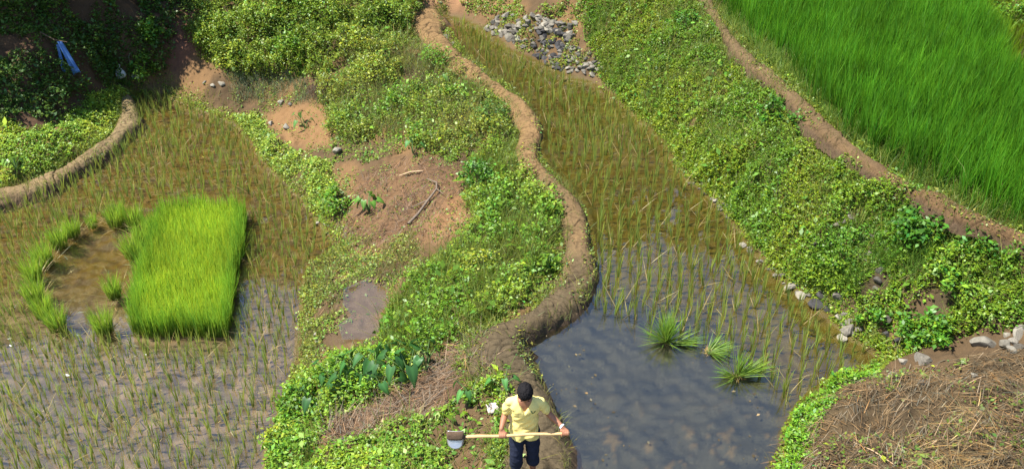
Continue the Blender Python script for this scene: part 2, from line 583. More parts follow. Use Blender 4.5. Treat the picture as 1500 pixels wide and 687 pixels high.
paint(pmask([(625, 330), (660, 285), (690, 285), (680, 340), (640, 355)], 8), (.20, .11, .05))
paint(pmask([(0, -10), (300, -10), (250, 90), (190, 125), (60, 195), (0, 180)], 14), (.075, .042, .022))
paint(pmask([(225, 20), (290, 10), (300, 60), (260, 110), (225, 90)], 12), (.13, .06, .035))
paint(pmask([(600, -5), (720, -5), (740, 15), (660, 25), (650, 70), (600, 70)], 8), (.24, .13, .065))
paint(pmask([(1035, -20), (1800, -20), (1800, 430), (1500, 335), (1250, 210)], 6), (.10, .065, .035))
paint(sstep(-.1, .1, sdM), (.12, .085, .055))
paint(sstep(-.5, -.1, sdR) * .7, (.10, .062, .03))
paint(sstep(-.5, -.1, sdL) * .7, (.12, .075, .035))
paint(sstep(-.2, 0, sdR), (.082, .062, .010))
paint(sstep(-.2, 0, sdL), (.098, .067, .014))
greyL = sstep(-.1, .3, sdL) * sstep(395, 520, PYg + 40 * (big + .3)) 
paint(greyL * .8, (.105, .088, .068))
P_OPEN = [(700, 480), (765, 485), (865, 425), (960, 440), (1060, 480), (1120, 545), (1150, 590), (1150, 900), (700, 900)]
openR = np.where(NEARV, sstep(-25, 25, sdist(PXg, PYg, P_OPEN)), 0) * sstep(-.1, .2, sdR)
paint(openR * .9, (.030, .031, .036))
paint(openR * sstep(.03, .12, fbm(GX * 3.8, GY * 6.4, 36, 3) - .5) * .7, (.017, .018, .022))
paint(openR * sstep(.14, .26, clod * .8 + fine * .4 + lump * .4) * sstep(560, 660, PYg) * .5, (.15, .10, .05))      # paler silt ridges
dkL = sstep(.02, .16, fbm(GX * 4.2, GY * 5.5, 33, 3) - .5)
paint(sstep(-.1, .15, sdL) * dkL * .7, (.062, .045, .030))
dkR = sstep(.0, .14, fbm(GX * 3.2, GY * 5.0, 34, 3) - .5) * (1 - openR)
paint(sstep(-.1, .15, sdR) * dkR * .6, (.06, .036, .010))
paint(greyL * sstep(.05, .2, fbm(GX * 2.2, GY * 3.5, 35, 4) - .5) * .5, (.24, .18, .14))
wet = np.maximum(np.maximum(sstep(-.25, .0, sdR), sstep(-.25, .0, sdL)), sstep(-.4, 0, sdM))
ny, nx = GX.shape
idx = np.arange(nx * ny).reshape(ny, nx)
quads = np.stack([idx[:-1, :-1], idx[:-1, 1:], idx[1:, 1:], idx[1:, :-1]], -1).reshape(-1, 4)
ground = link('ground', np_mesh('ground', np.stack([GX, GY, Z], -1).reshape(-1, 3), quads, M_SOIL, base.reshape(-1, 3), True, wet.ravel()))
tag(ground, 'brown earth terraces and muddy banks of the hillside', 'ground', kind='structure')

hx = np.concatenate([np.arange(-150, -20, 5.0), np.arange(-20, 20.1, 1.0), np.arange(25, 151, 5.0)])
hy = np.concatenate([np.arange(-60, 4, 4.0), np.arange(4, 40, 1.0), np.arange(40, 131, 3.0)])
HX, HY = np.meshgrid(hx, hy)
HZ = outer(HX, HY)
inner = np.minimum(np.minimum(HX - X0, X1 - HX), np.minimum(HY - Y0, Y1 - HY))
HZ = HZ - 2.2 * sstep(0.2, 1.5, inner)
hi = np.arange(HX.size).reshape(HX.shape)
hq = np.stack([hi[:-1, :-1], hi[:-1, 1:], hi[1:, 1:], hi[1:, :-1]], -1).reshape(-1, 4)
hn = sstep(.35, .65, fbm(HX * .15, HY * .15, 51)).reshape(-1, 1)
hcol = np.array((.045, .075, .02)) * hn + np.array((.07, .06, .03)) * (1 - hn)
hills = link('hills', np_mesh('hills', np.stack([HX, HY, HZ], -1).reshape(-1, 3), hq, M_SOIL, hcol, True, np.zeros(HX.size)))
tag(hills, 'green terraced mountainside rising beyond the paddies', 'hillside', kind='structure')


# ------------------------------------------------------------------ water
def water(name, poly, z, mat, grow, label):
    P = np.asarray(poly)[:, :2]
    area = 0.5 * np.sum(P[:, 0] * np.roll(P[:, 1], -1) - np.roll(P[:, 0], -1) * P[:, 1])
    t = np.roll(P, -1, 0) - np.roll(P, 1, 0)
    nrm = np.stack([t[:, 1], -t[:, 0]], 1)
    nrm = nrm / np.linalg.norm(nrm, axis=1, keepdims=True) * (1 if area > 0 else -1)
    P = P + nrm * grow
    me = bpy.data.meshes.new(name)
    me.from_pydata([(x, y, z) for x, y in P], [], [list(range(len(P)))] if area > 0 else [list(range(len(P)))[::-1]])
    me.materials.append(mat)
    o = link(name, me)
    return tag(o, label, 'water', kind='structure')


M_WR = water_mat('paddy water', (.91, .88, .66, 1), (.09, .085, .08, 1), .03, .08, 2.05)
M_WL = water_mat('shallow paddy water', (.94, .89, .74, 1), (.18, .13, .085, 1), .05, .08, 1.95)
water('paddy_water', RP, ZR, M_WR, .12, 'still water of the middle paddy reflecting blue sky')
water('shallow_paddy_water', LP, ZL, M_WL, .12, 'thin water over the mud of the left paddy')
water('puddle_water', MARSH, ZM, M_WL, .12, 'small puddle on the slope between the two paddies')


# ------------------------------------------------------------------ mud bunds
BUNDS, BUND_O = [], []


def bund(name, pts, z, label, colA, colB, depth=.5, seed=0, res=.0125, crack=(.30, .15)):
    """pts: px, py of the crest and its width in metres"""
    P = np.array([np.r_[unproj(x, y, z)[:2], w, i / (len(pts) - 1)] for i, (x, y, w) in enumerate(pts)])
    C = catmull(P, res)
    T = np.gradient(C[:, :2], axis=0)
    T /= np.linalg.norm(T, axis=1, keepdims=True)
    Nn = np.stack([-T[:, 1], T[:, 0]], 1)
    s = np.r_[0, np.cumsum(np.linalg.norm(np.diff(C[:, :2], axis=0), axis=1))]
    m = 65
    u = np.linspace(-1.35, 1.35, m)
    S, U = np.meshgrid(s, u, indexing='ij')
    BUNDS.append(np.column_stack([C[::8, :2], C[::8, 2] * .82, s[::8]]))
    Wd = C[:, 2][:, None] * .82 * (1 + .6 * (vn(S * 1.2, U * 0, seed + 3) - .5))
    off = U * Wd / 2
    prof = np.where(np.abs(U) < 1, 1 - .55 * np.abs(U) ** 3.4, .45 - (np.abs(U) - 1) * 2.2)
    ZZ = z - depth * .42 * (1 - prof)
    XX = C[:, 0][:, None] + Nn[:, 0][:, None] * off
    YY = C[:, 1][:, None] + Nn[:, 1][:, None] * off
    cr = cell(S / crack[1] + 1.2 * (vn(S * 2, off * 2, seed) - .5), off / crack[0] + 1.2 * (vn(S * 2, off * 2, seed + 1) - .5), seed)
    ZZ = ZZ + .16 * (fbm(S * 1.3, off * 1.5, seed + 7) - .5) + .05 * (fbm(S * 5, off * 5, seed + 8, 3) - .5)
    crk = (1 - sstep(0, .16, cr)) * sstep(.25, .5, fbm(S * 1.1, off * 1.1, seed + 9))
    ZZ = ZZ - .035 * crk + .03 * (fbm(S * 14, off * 14, seed + 12, 3) - .5)
    lump = .05 * (fbm(S * 4, ZZ * 4 + U, seed + 11) - .5)
    XX = XX + Nn[:, 0][:, None] * lump
    YY = YY + Nn[:, 1][:, None] * lump
    a = sstep(.25, .75, C[:, 3][:, None] + .25 * (fbm(S, U, seed + 15) - .5))[..., None]
    c = np.array(colA) * (1 - a) + np.array(colB) * a
    c = c * (.8 + .4 * fbm(S * 3, off * 3, seed + 16))[..., None]
    c = c * (1 - .45 * crk)[..., None]
    wetc = sstep(.85, 1.15, np.abs(U))[..., None]
    c = c * (1 - wetc) + np.array((.085, .055, .032)) * wetc
    I = np.arange(S.size).reshape(S.shape)
    q = np.stack([I[:-1, :-1], I[1:, :-1], I[1:, 1:], I[:-1, 1:]], -1).reshape(-1, 4)
    o = link(name, np_mesh(name, np.stack([XX, YY, ZZ], -1).reshape(-1, 3), q, M_BUND, c.reshape(-1, 3), True))
    BUND_O.append(o)
    return tag(o, label, 'mud bank', 'mud banks between the paddies')


bund('mud_bund', [(612, -40, 1.2), (620, 20, 1.25), (645, 62, .95), (680, 92, .75), (722, 122, .7), (758, 152, .65), (776, 182, .62), (772, 214, .6), (777, 238, .6),
                  (806, 264, .62), (833, 297, .66), (846, 335, .7), (848, 372, .68), (842, 406, .66), (822, 436, .66), (786, 462, .66), (740, 484, .75),
                  (728, 510, .95), (752, 545, 1.0), (772, 585, 1.0), (783, 630, 1.05), (788, 680, 1.05), (785, 800, 1.05)], .24,
     'long winding bank of cracked mud that the person walks along', (.19, .116, .05), (.085, .063, .034), .62, 3)
bund('mud_bund', [(1002, -50, .32), (1033, -6, .32), (1062, 40, .32), (1098, 82, .34), (1143, 118, .36), (1182, 156, .40), (1227, 200, .43), (1272, 233, .40), (1322, 262, .38),
                  (1382, 295, .38), (1442, 322, .34), (1502, 350, .3), (1602, 400, .3)], ZU + .14,
     'straight reddish mud bank along the tall green rice field', (.13, .086, .042), (.12, .071, .033), .5, 40)
bund('mud_bund', [(-120, 322, .6), (-50, 300, .6), (0, 281, .6), (60, 262, .58), (122, 231, .58), (163, 200, .56), (186, 175, .55), (187, 152, .5), (180, 136, .5)], ZL + .24,
     'low curved mud bank at the end of the small weedy terrace', (.19, .13, .065), (.18, .13, .065), .5, 80)


# ------------------------------------------------------------------ scattering
FREE = (sstep(-.02, .12, -sdR) * sstep(-.02, .1, -sdL)) * (1 - .95 * sstep(-.25, .05, sdM))
GZX = np.gradient(Z, DG, axis=1)
GZY = np.gradient(Z, DG, axis=0)
SLOPE = np.sqrt(1 + np.clip(GZX, -2, 2) ** 2 + np.clip(GZY, -2, 2) ** 2)


def scatter(weight, per_m2):
    """random points on the ground, per_m2 of them per square metre where weight is one"""
    w = (weight * SLOPE * NEARV).ravel()
    n = int(w.sum() * DG * DG * per_m2)
    if n < 1:
        return np.zeros((0, 3)), np.zeros(0, int)
    cdf = np.cumsum(w)
    k = np.searchsorted(cdf, R.uniform(0, cdf[-1], n))
    k = np.clip(k, 0, w.size - 1)
    x = GX.ravel()[k] + R.uniform(-.5, .5, n) * DG
    y = GY.ravel()[k] + R.uniform(-.5, .5, n) * DG
    return np.stack([x, y, zat(x, y)], 1), k


def patchy(seed, lo, hi, sc=1.6):
    return sstep(lo, hi, fbm(GX * sc, GY * sc, seed))


# ------------------------------------------------------------------ rice in the paddies
GREEN_Y = (.20, .245, .04)       # young rice, yellowish
DEADC = (.36, .29, .12)


def tuft_arrays(n, hgt, spread, lean, width, base_c, tip_c, dead=0.0, seg=3, curve=.5):
    a = R.uniform(0, 2 * PI, n)
    r = spread * np.sqrt(R.uniform(0, 1, n))
    P = np.stack([np.cos(a) * r, np.sin(a) * r, np.full(n, -.02)], 1)
    ln = hgt * R.uniform(.55, 1.08, n)
    le = np.abs(R.normal(lean, lean * .6, n))
    cu = np.abs(R.normal(curve * .5, curve * .5, n))
    c = tint(n, base_c, .14, .1)
    t = tint(n, tip_c, .14, .1)
    dd = R.uniform(0, 1, n) < dead
    le = np.where(dd, R.uniform(.6, 1.2, n), le)
    c[dd] = tint(int(dd.sum()), DEADC, .2, .1)
    t[dd] = tint(int(dd.sum()), DEADC, .2, .1)
    yaw = a + R.normal(0, .7, n)
    return blades(P, ln, width, le, cu, yaw, c, seg, t)


SEED_VAR = []
for i in range(16):
    n = int(R.integers(6, 11))
    V, q, c = tuft_arrays(n, R.uniform(.33, .45), .020, .055, .0125, (.20, .25, .045), (.33, .42, .075), .07, 3, .28)
    SEED_VAR.append((V, q, c))
SEED_ME = [np_mesh('rice_seedling', *v[:2], M_BLADE, v[2]) for v in SEED_VAR]


def rows(poly, z, sp_x, sp_y, rot, seed):
    P = np.asarray(poly)[:, :2]
    lo, hi = P.min(0) - 1, P.max(0) + 1
    c = (lo + hi) / 2
    rad = np.linalg.norm(hi - lo) / 2
    a, b = np.meshgrid(np.arange(-rad, rad, sp_x), np.arange(-rad, rad, sp_y))
    a = a + .25 * np.sin(b * .55 + seed) + .12 * np.sin(b * 1.3 + a * .4)
    a = a + R.normal(0, .022, a.shape)
    b = b + R.normal(0, .028, b.shape) + .10 * np.sin(a * .7)
    ca, sa = math.cos(rot), math.sin(rot)
    x, y = (c[0] + a * ca - b * sa).ravel(), (c[1] + a * sa + b * ca).ravel()
    d = sdist(x, y, P)
    keep = (d > .10) & (R.uniform(0, 1, x.size) > .07)
    x, y = x[keep], y[keep]
    px, py, dep = proj(x, y, np.full(x.shape, z))
    v = (px > -180) & (px < 1680) & (py > -80) & (py < 800)
    return x[v], y[v], px[v], py[v], dep[v]


NO_L = [[(190, 300), (240, 288), (372, 292), (360, 420), (345, 498), (192, 497)],
        [(40, 400), (70, 350), (125, 322), (200, 318), (245, 330), (215, 375), (190, 395), (190, 480), (190, 498), (140, 498), (60, 490), (48, 455)]]
NO_R = [(700, 484), (770, 482), (822, 456), (858, 452), (930, 478), (1010, 500), (1075, 526), (1120, 560), (1150, 612), (1160, 640), (1150, 900), (700, 900)]
xl, yl, pxl, pyl, dl = rows(LP, ZL, .178, .172, .10, 1.0)
k = np.ones(xl.size, bool)
for p in NO_L:
    k &= sdist(pxl, pyl, p) < 0
k &= fbm(xl * .8, yl * .8, 61) > .14
xl, yl, pxl, pyl, dl = [a[k] for a in (xl, yl, pxl, pyl, dl)]
xr, yr, pxr, pyr, dr = rows(RP, ZR, .178, .172, -.12, 2.0)
k = sdist(pxr, pyr, NO_R) < 0
xr, yr, pxr, pyr, dr = [a[k] for a in (xr, yr, pxr, pyr, dr)]
sx_, sy_ = np.r_[xl, xr], np.r_[yl, yr]
sz_ = np.r_[np.full(xl.size, ZL), np.full(xr.size, ZR)]
left_ = np.r_[np.ones(xl.size, bool), np.zeros(xr.size, bool)]
pxx, pyy, dd_ = np.r_[pxl, pxr], np.r_[pyl, pyr], np.r_[dl, dr]
infr = (pxx > 4) & (pxx < 1496) & (pyy > 12) & (pyy < 684)
order = np.argsort(np.where(infr, dd_, 1e6))
near = order[:300]
for i in near:
    o = link('rice_seedling', SEED_ME[int(R.integers(0, 16))])
    o.location = (sx_[i], sy_[i], sz_[i])
    s = R.uniform(.8, 1.2)
    o.scale = (s, s, s * R.uniform(.88, 1.15))
    o.rotation_euler = (R.normal(0, .06), R.normal(0, .06), R.uniform(0, 2 * PI))
    if left_[i]:
        tag(o, 'young rice seedling in the nearest rows of the muddy left paddy', 'rice seedling', 'rice seedlings in the nearest rows of the left paddy')
    else:
        tag(o, 'young rice seedling in the nearest rows of the reflecting middle paddy', 'rice seedling', 'rice seedlings in the nearest rows of the middle paddy')
acc = Acc()
for i in order[300:]:
    V, q, c = SEED_VAR[int(R.integers(0, 16))]
    a, s = R.uniform(0, 2 * PI), R.uniform(.75, 1.2)
    ca, sa = math.cos(a) * s, math.sin(a) * s
    lx_, ly_ = R.normal(0, .07, 2)
    Vn = np.stack([V[:, 0] * ca - V[:, 1] * sa + lx_ * V[:, 2], V[:, 0] * sa + V[:, 1] * ca + ly_ * V[:, 2], V[:, 2] * s * R.uniform(.88, 1.15)], 1)
    f = 1.0 if left_[i] else .92
    yl_ = .0 if left_[i] else .03 * float(sstep(240, 60, pyy[i]))
    cc = c * np.array((f + yl_, f, f * (1 - yl_)))
    acc.add(Vn + np.array((sx_[i], sy_[i], sz_[i])), q, cc)
tag(link('rice_seedlings', acc.mesh('rice_seedlings', M_BLADE)), 'rows of young rice seedlings filling the farther parts of both paddies', 'rice seedlings', kind='stuff')

# loose bent leaves and bits lying on the shallow water
w = np.where(NEARV, sstep(.1, .3, sdL), 0)
P, k = scatter(w, 6)
P[:, 2] = ZL + .012
c = tint(len(P), (.30, .27, .12), .35, .2)
tag(link('floating_leaves', np_mesh('floating_leaves', *blades(P, R.uniform(.06, .18, len(P)), .009, 1.45, R.normal(0, .12, len(P)), None, c, 2)[:2], M_STRAW, np.repeat(c, 6, 0))),
    'loose pale rice leaves floating among the seedlings of the left paddy', 'leaf litter', kind='stuff')


# dense nursery bed
def dense(poly_px, z, per_m2, hgt, hsd, width, lean, curve, c0, c1, soft=.04, wind=None, hmap=None, grid=None):
    poly = W(poly_px, z)
    P2 = np.asarray(poly)[:, :2]
    lo, hi = P2.min(0), P2.max(0)
    n = int((hi - lo).prod() * per_m2)
    x, y = R.uniform(lo[0], hi[0], n), R.uniform(lo[1], hi[1], n)
    d = sdist(x, y, P2) + .22 * (fbm(x * 4, y * 4, 91) - .5)
    kx = d > 0
    x, y, d = x[kx], y[kx], d[kx]
    n = len(x)
    if grid:
        gi, gj = np.round(x / grid), np.round(y / grid)
        tight = grid * .22
        x = (gi + .5 * (_hash(gi, gj, 5) - .5)) * grid + R.normal(0, tight, n)
        y = (gj + .5 * (_hash(gi, gj, 6) - .5)) * grid + R.normal(0, tight, n)
        kx = _hash(gi, gj, 7) > .06
        gv = (.72 + .56 * _hash(gi, gj, 8))[kx]
        x, y, d = x[kx], y[kx], d[kx]
        n = len(x)
    P = np.stack([x, y, np.full(n, z - .03)], 1)
    hh = hgt * (1 + hsd * R.normal(0, 1, n)) * (.85 + .3 * fbm(x * 1.7, y * 1.7, 92))
    if hmap is not None:
        hh = hh * hmap(x, y)
    c = tint(n, c0, .12, .10)
    t = tint(n, c1, .14, .12)
    v = (.70 + .60 * fbm(x * 1.3, y * 1.3, 93))[:, None]
    if grid:
        v = v * gv[:, None]
        hh = hh * (.75 + .3 * gv)
    yaw = R.uniform(0, 2 * PI, n) if wind is None else wind + R.normal(0, .9, n)
    return P, hh, c * v, t * v, yaw, d


BEDPX = [(197, 489), (268, 494), (334, 494), (346, 430), (358, 350), (361, 318), (300, 312), (238, 322), (216, 380), (200, 440)]
P, hh, c, t, yaw, d = dense(BEDPX, ZL, 2900, .53, .20, .011, .1, .3, (.13, .21, .018), (.43, .60, .05))
hh = hh * (.82 + .25 * (1 - sstep(0, .35, d)))
gr = (1 - sstep(0, .3, d))[:, None]
t = t * (1 - gr * np.array((.45, .22, .2)))
V, q, C = blades(P, hh, .012, np.abs(R.normal(.05, .07, len(P))), np.abs(R.normal(.1, .22, len(P))), yaw, c, 3, t)
tag(link('rice_nursery_bed', np_mesh('rice_nursery_bed', V, q, M_BLADE, C)), 'dense rectangular bed of bright yellow-green rice seedlings in the left paddy', 'rice bed', kind='stuff')

# clumps left standing round the bare pool beside the bed
RING = [(108, 346, .9, 'at the upper left of the ring round the pool'), (89, 362, 1.0, 'second from the top in the left arc of the pool'),
        (66, 388, 1.05, 'high in the left arc of the bare pool'), (50, 412, 1.05, 'on the outermost left bulge of the pool arc'),
        (52, 440, 1.0, 'low in the left arc of the bare pool'), (66, 464, .95, 'second from the bottom in the left arc'),
        (86, 482, .95, 'at the bottom end of the left arc'), (172, 331, 1.1, 'behind the pool on its far side'),
        (198, 330, 1.0, 'behind the pool close to the bed corner'), (136, 333, .6, 'thin and short on the far rim of the pool'),
        (196, 376, 1.05, 'beside the left edge of the nursery bed'), (212, 356, 1.0, 'touching the far left corner of the nursery bed'),
        (222, 340, .9, 'just beyond the far left corner of the nursery bed'), (168, 436, .95, 'standing alone in the pool'), (154, 487, 1.0, 'short and wide in front of the pool')]
for px, py, s, where in RING:
    p = unproj(px, py, ZL)
    n = int(260 * s)
    wide = .15 if py != 436 else .12
    V, q, C = tuft_arrays(n, .60 * s, wide * s, .09, .012, (.15, .20, .03), (.31, .52, .045), .10, 3, .45)
    o = link('rice_clump', np_mesh('rice_clump', V, q, M_BLADE, C), loc=p)
    tag(o, 'green rice clump ' + where, 'rice clump', 'rice clumps round the bare pool')

# tall green field on the upper terrace
UPX = [(1030, -40), (1050, -8), (1085, 45), (1150, 98), (1200, 150), (1250, 207), (1310, 245), (1400, 292), (1490, 337), (1700, 425), (1850, 400), (1850, -60)]
def hfield(x, y):
    px, py, _ = proj(x, y, np.full(x.shape, ZU))
    bad = sdist(px, py, [(1370, -30), (1440, 20), (1470, 60), (1480, 110), (1600, 140), (1600, -40)])
    return 1 - .55 * sstep(-30, 25, bad)
P, hh, c, t, yaw, d = dense(UPX, ZU, 950, .68, .13, .012, .15, .5, (.038, .11, .006), (.095, .28, .012), wind=None, hmap=hfield, grid=.22)
px, py, _ = proj(P[:, 0], P[:, 1], P[:, 2])
vis = (px > -100) & (px < 1720) & (py < 720)
thin = sdist(px, py, [(1370, -30), (1440, 20), (1470, 60), (1480, 110), (1600, 140), (1600, -40)])
vis &= R.uniform(0, 1, len(P)) > .62 * sstep(-20, 20, thin)
P, hh, c, t, yaw, thin = P[vis], hh[vis], c[vis], t[vis], yaw[vis], thin[vis]
yy = sstep(-30, 20, thin)[:, None]
c = c * (1 - yy) + c * np.array((2.0, 1.15, 1.2)) * yy
t = t * (1 - yy) + t * np.array((2.0, 1.0, 1.2)) * yy
V, q, C = blades(P, hh, .015, np.abs(R.normal(.07, .08, len(P))), np.abs(R.normal(.16, .22, len(P))), yaw, c, 3, t)
tag(link('rice_field', np_mesh('rice_field', V, q, M_BLADE, C)), 'tall deep green rice covering the upper terrace', 'rice field', kind='stuff')


# ------------------------------------------------------------------ ground cover
def cover(name, weight, per_m2, L, hmax, base_c, label, cat='ground cover', mat=None, seed=0, W_=.62, msc=3.0, gap=(.30, .45), var=.25, warm=.13,
          pitch=.25, mound_pow=1.0, second=None):
    wgt = weight * FREE * sstep(gap[0], gap[1], fbm(GX * msc * .55, GY * msc * .55, seed, 4))
    P, k = scatter(wgt, per_m2 * 1.25)
    n = len(P)
    if n == 0:
        return None
    mound = fbm(P[:, 0] * msc, P[:, 1] * msc, seed + 3, 3)
    h = 1.25 * hmax * np.clip((mound - .30) * 2.3, .05, 1.3) ** mound_pow * R.uniform(0, 1, n) ** .55 * np.clip(wgt.ravel()[k], .25, 1)
    gxv, gyv = GZX.ravel()[k], GZY.ravel()[k]
    nrm = unit(np.stack([-np.clip(gxv, -1.5, 1.5) * .7, -np.clip(gyv, -1.5, 1.5) * .7, np.ones(n)], 1))
    P = P + nrm * h[:, None]
    TW = np.array((1.48, 1.46, .9))
    c = tint(n, base_c, var, warm) * TW
    if second is not None:
        m = sstep(.42, .6, fbm(P[:, 0] * .9, P[:, 1] * .9, seed + 8))[:, None]
        c = c * (1 - m) + tint(n, second, var, warm) * TW * m
    Ls = .86 * L * np.exp(R.normal(0, .33, n))
    V, q, C = leaves(P, Ls, Ls * W_, pitch, .42, None, .45, .12, c)
    o = link(name, np_mesh(name, V, q, mat or M_LEAF, C))
    return tag(o, label, cat, kind='stuff')


def tallgrass(name, weight, per_m2, hgt, c0, c1, label, lean=.35, curve=.9, width=.009, seed=0, gap=(.4, .55), cat='grass', sc=2.2):
    wgt = weight * FREE * sstep(gap[0], gap[1], fbm(GX * sc, GY * sc, seed))
    P, k = scatter(wgt, per_m2)
    n = len(P)
    if n == 0:
        return None
    c, t = tint(n, c0, .2, .15), tint(n, c1, .2, .15)
    V, q, C = blades(P, hgt * np.exp(R.normal(0, .3, n)), width, np.abs(R.normal(0, lean, n)), np.abs(R.normal(0, curve, n)), None, c, 3, t)
    return tag(link(name, np_mesh(name, V, q, M_BLADE, C)), label, cat, kind='stuff')


S_RIGHT = [(845, -30), (1022, -30), (1052, 45), (1095, 92), (1140, 130), (1180, 168), (1225, 207), (1270, 237), (1320, 267), (1380, 300), (1440, 328), (1540, 370), (1540, 470), (1430, 485), (1330, 515),
           (1290, 515), (1235, 480), (1190, 445), (1150, 405), (1100, 350), (1060, 300), (1010, 258), (985, 225), (955, 185), (915, 148), (885, 118), (862, 60)]
wR = pmask(S_RIGHT, 9)
bare = np.maximum.reduce([pmask([(1255, 440), (1300, 430), (1310, 405), (1285, 395), (1262, 410)], 8), pmask([(1330, 465), (1350, 445), (1390, 450), (1385, 470), (1345, 480)], 8),
                          pmask([(1255, 440), (1300, 440), (1320, 480), (1270, 470)], 8) * .5])
rocky = np.maximum(pmask([(1150, 412), (1215, 426), (1255, 436), (1268, 490), (1240, 505), (1190, 460)], 5), pmask([(1285, 455), (1312, 460), (1325, 510), (1300, 515), (1285, 490)], 5))
wR = wR * (1 - bare) * (1 - .85 * rocky)
yelR = sstep(1290, 1180, PXC + .35 * (PYC - 200))          # the yellower, lower growing left part
cover('creeping_ground_cover', wR * yelR, 5000, .039, .16, (.115, .165, .018), 'low yellow-green creeping plants covering the bank right of the middle paddy', seed=101, gap=(.2, .34), second=(.07, .135, .016))
cover('leafy_ground_cover', wR * (1 - yelR), 4300, .044, .26, (.055, .125, .014), 'deep green leafy plants on the lower part of the right bank', seed=111, gap=(.24, .38), second=(.095, .16, .018), warm=.12)
cover('dark_leafy_ground_cover', wR * pmask([(1095, 92), (1225, 215), (1440, 335), (1500, 400), (1400, 380), (1280, 310), (1180, 230), (1130, 190), (1100, 140)], 25), 1100, .075, .3, (.035, .10, .014),
      'darker broad leaved plants just below the straight mud bank', seed=121, gap=(.42, .52))
tallgrass('bank_grass', wR, 420, .22, (.10, .15, .02), (.19, .24, .05), 'thin grass blades among the creeping plants of the right bank', seed=131)
tallgrass('fine_grass', wR * pmask([(1160, 400), (1230, 390), (1290, 420), (1230, 440), (1180, 430)], 15) + wR * pmask([(1280, 365), (1350, 340), (1370, 400), (1290, 400)], 15), 2500, .3, (.07, .16, .015), (.13, .24, .03),
          'fine bright green grass near the foot of the right bank', seed=133, gap=(.2, .3), width=.006)
cover('bund_weeds', pmask([(1020, -30), (1060, 35), (1100, 82), (1140, 118), (1180, 150), (1230, 195), (1240, 185), (1180, 130), (1120, 80), (1060, 15), (1045, -30)], 5), 2200, .05, .1, (.12, .18, .03),
      'short weeds along the edge of the tall rice field', seed=141, gap=(.25, .4))
EDGE_U = [(1030, -40), (1064, 36), (1100, 76), (1184, 150), (1228, 200), (1272, 233), (1322, 262), (1382, 295), (1442, 322), (1502, 348), (1540, 362), (1540, 330), (1500, 315), (1400, 268), (1310, 222), (1250, 180), (1190, 120), (1110, 60), (1060, 10)]
tallgrass('field_edge_grass', pmask(EDGE_U, 4), 2200, .26, (.11, .18, .02), (.20, .30, .05), 'short bright grass fringe between the bank and the tall rice', seed=143, gap=(.1, .25))

M1 = [(465, 110), (500, 70), (560, 62), (600, 75), (640, 75), (685, 105), (735, 160), (752, 205), (700, 215), (660, 235), (610, 215), (560, 200), (520, 210), (490, 200), (478, 160)]
M2 = [(690, 240), (735, 210), (765, 250), (800, 295), (828, 320), (805, 350), (800, 385), (770, 440), (735, 465), (690, 490), (650, 510), (600, 520), (560, 515), (565, 470), (600, 420), (650, 375), (700, 330), (685, 290)]
M3 = [(335, 175), (375, 165), (400, 200), (440, 225), (480, 240), (490, 275), (475, 320), (445, 290), (395, 245), (372, 210)]
M4 = [(470, 270), (520, 255), (570, 275), (570, 305), (540, 330), (500, 330), (470, 310)]
M5 = [(445, 400), (480, 375), (530, 350), (600, 340), (620, 370), (580, 410), (560, 415), (520, 410), (500, 440), (490, 470), (470, 500), (455, 560), (432, 560), (445, 480)]
M6 = [(388, 700), (405, 610), (430, 570), (470, 545), (520, 515), (600, 515), (620, 540), (590, 560), (545, 590), (490, 610), (465, 650), (450, 700)]
M7 = [(430, 700), (470, 655), (550, 630), (600, 610), (650, 600), (690, 565), (740, 545), (755, 570), (760, 620), (770, 700)]
T1 = [(270, 40), (300, -20), (640, -20), (600, 30), (600, 70), (560, 62), (500, 70), (470, 110), (420, 112), (350, 112), (300, 85)]
L1 = [(-20, 160), (40, 190), (70, 185), (110, 160), (130, 140), (165, 128), (188, 130), (196, 152), (180, 185), (150, 208), (110, 230), (50, 258), (-20, 280)]
F1 = [(-20, -20), (300, -20), (262, 40), (240, 100), (190, 125), (130, 140), (90, 165), (50, 190), (-20, 170)]
TR = [(650, -20), (860, -20), (850, 30), (800, 25), (740, 25), (690, 18)]
PILE = [(705, 40), (735, 20), (790, 25), (845, 35), (850, 70), (895, 105), (870, 122), (815, 108), (775, 88), (735, 62)]
SR = [(1135, 700), (1150, 640), (1175, 595), (1230, 555), (1290, 535), (1290, 548), (1230, 580), (1205, 610), (1190, 650), (1170, 700)]

cover('slope_weeds', pmask(M1, 10), 2000, .052, .46, (.125, .155, .03), 'tall loose green weeds on the slope beside the long mud bank', seed=201, gap=(.38, .5), second=(.09, .15, .022))
cover('lush_weeds', pmask(M2, 10), 2500, .05, .34, (.075, .155, .018), 'lush bright green weeds against the left side of the long mud bank', seed=211, gap=(.27, .42), second=(.12, .18, .025))
tallgrass('weed_grass', pmask(M2, 12), 900, .38, (.11, .17, .02), (.20, .25, .045), 'yellowish tall grass among the weeds above the taro', seed=215, gap=(.35, .5))
tallgrass('weed_stalks', pmask(M1, 12), 260, .45, (.16, .17, .05), (.26, .25, .09), 'thin dry stalks among the loose weeds of the slope', seed=217, gap=(.35, .5), width=.007)
cover('edge_weeds', pmask(M3, 8), 2100, .055, .16, (.14, .20, .04), 'pale green low weeds along the edge of the left paddy', seed=221, gap=(.3, .44))
cover('bank_weeds', pmask(M5, 8), 900, .045, .1, (.14, .17, .04), 'sparse low weeds on the earthen bank beside the puddle', seed=231, gap=(.38, .52))
tallgrass('marsh_grass', pmask(M5, 8), 750, .16, (.15, .17, .04), (.24, .24, .08), 'short pale grass on the bank around the puddle', seed=233, gap=(.36, .5))
cover('lower_weeds', pmask(M6, 8), 3200, .048, .3, (.095, .185, .022), 'bushy bright green weeds at the lower corner beside the left paddy', seed=241, gap=(.22, .36), second=(.15, .22, .03))
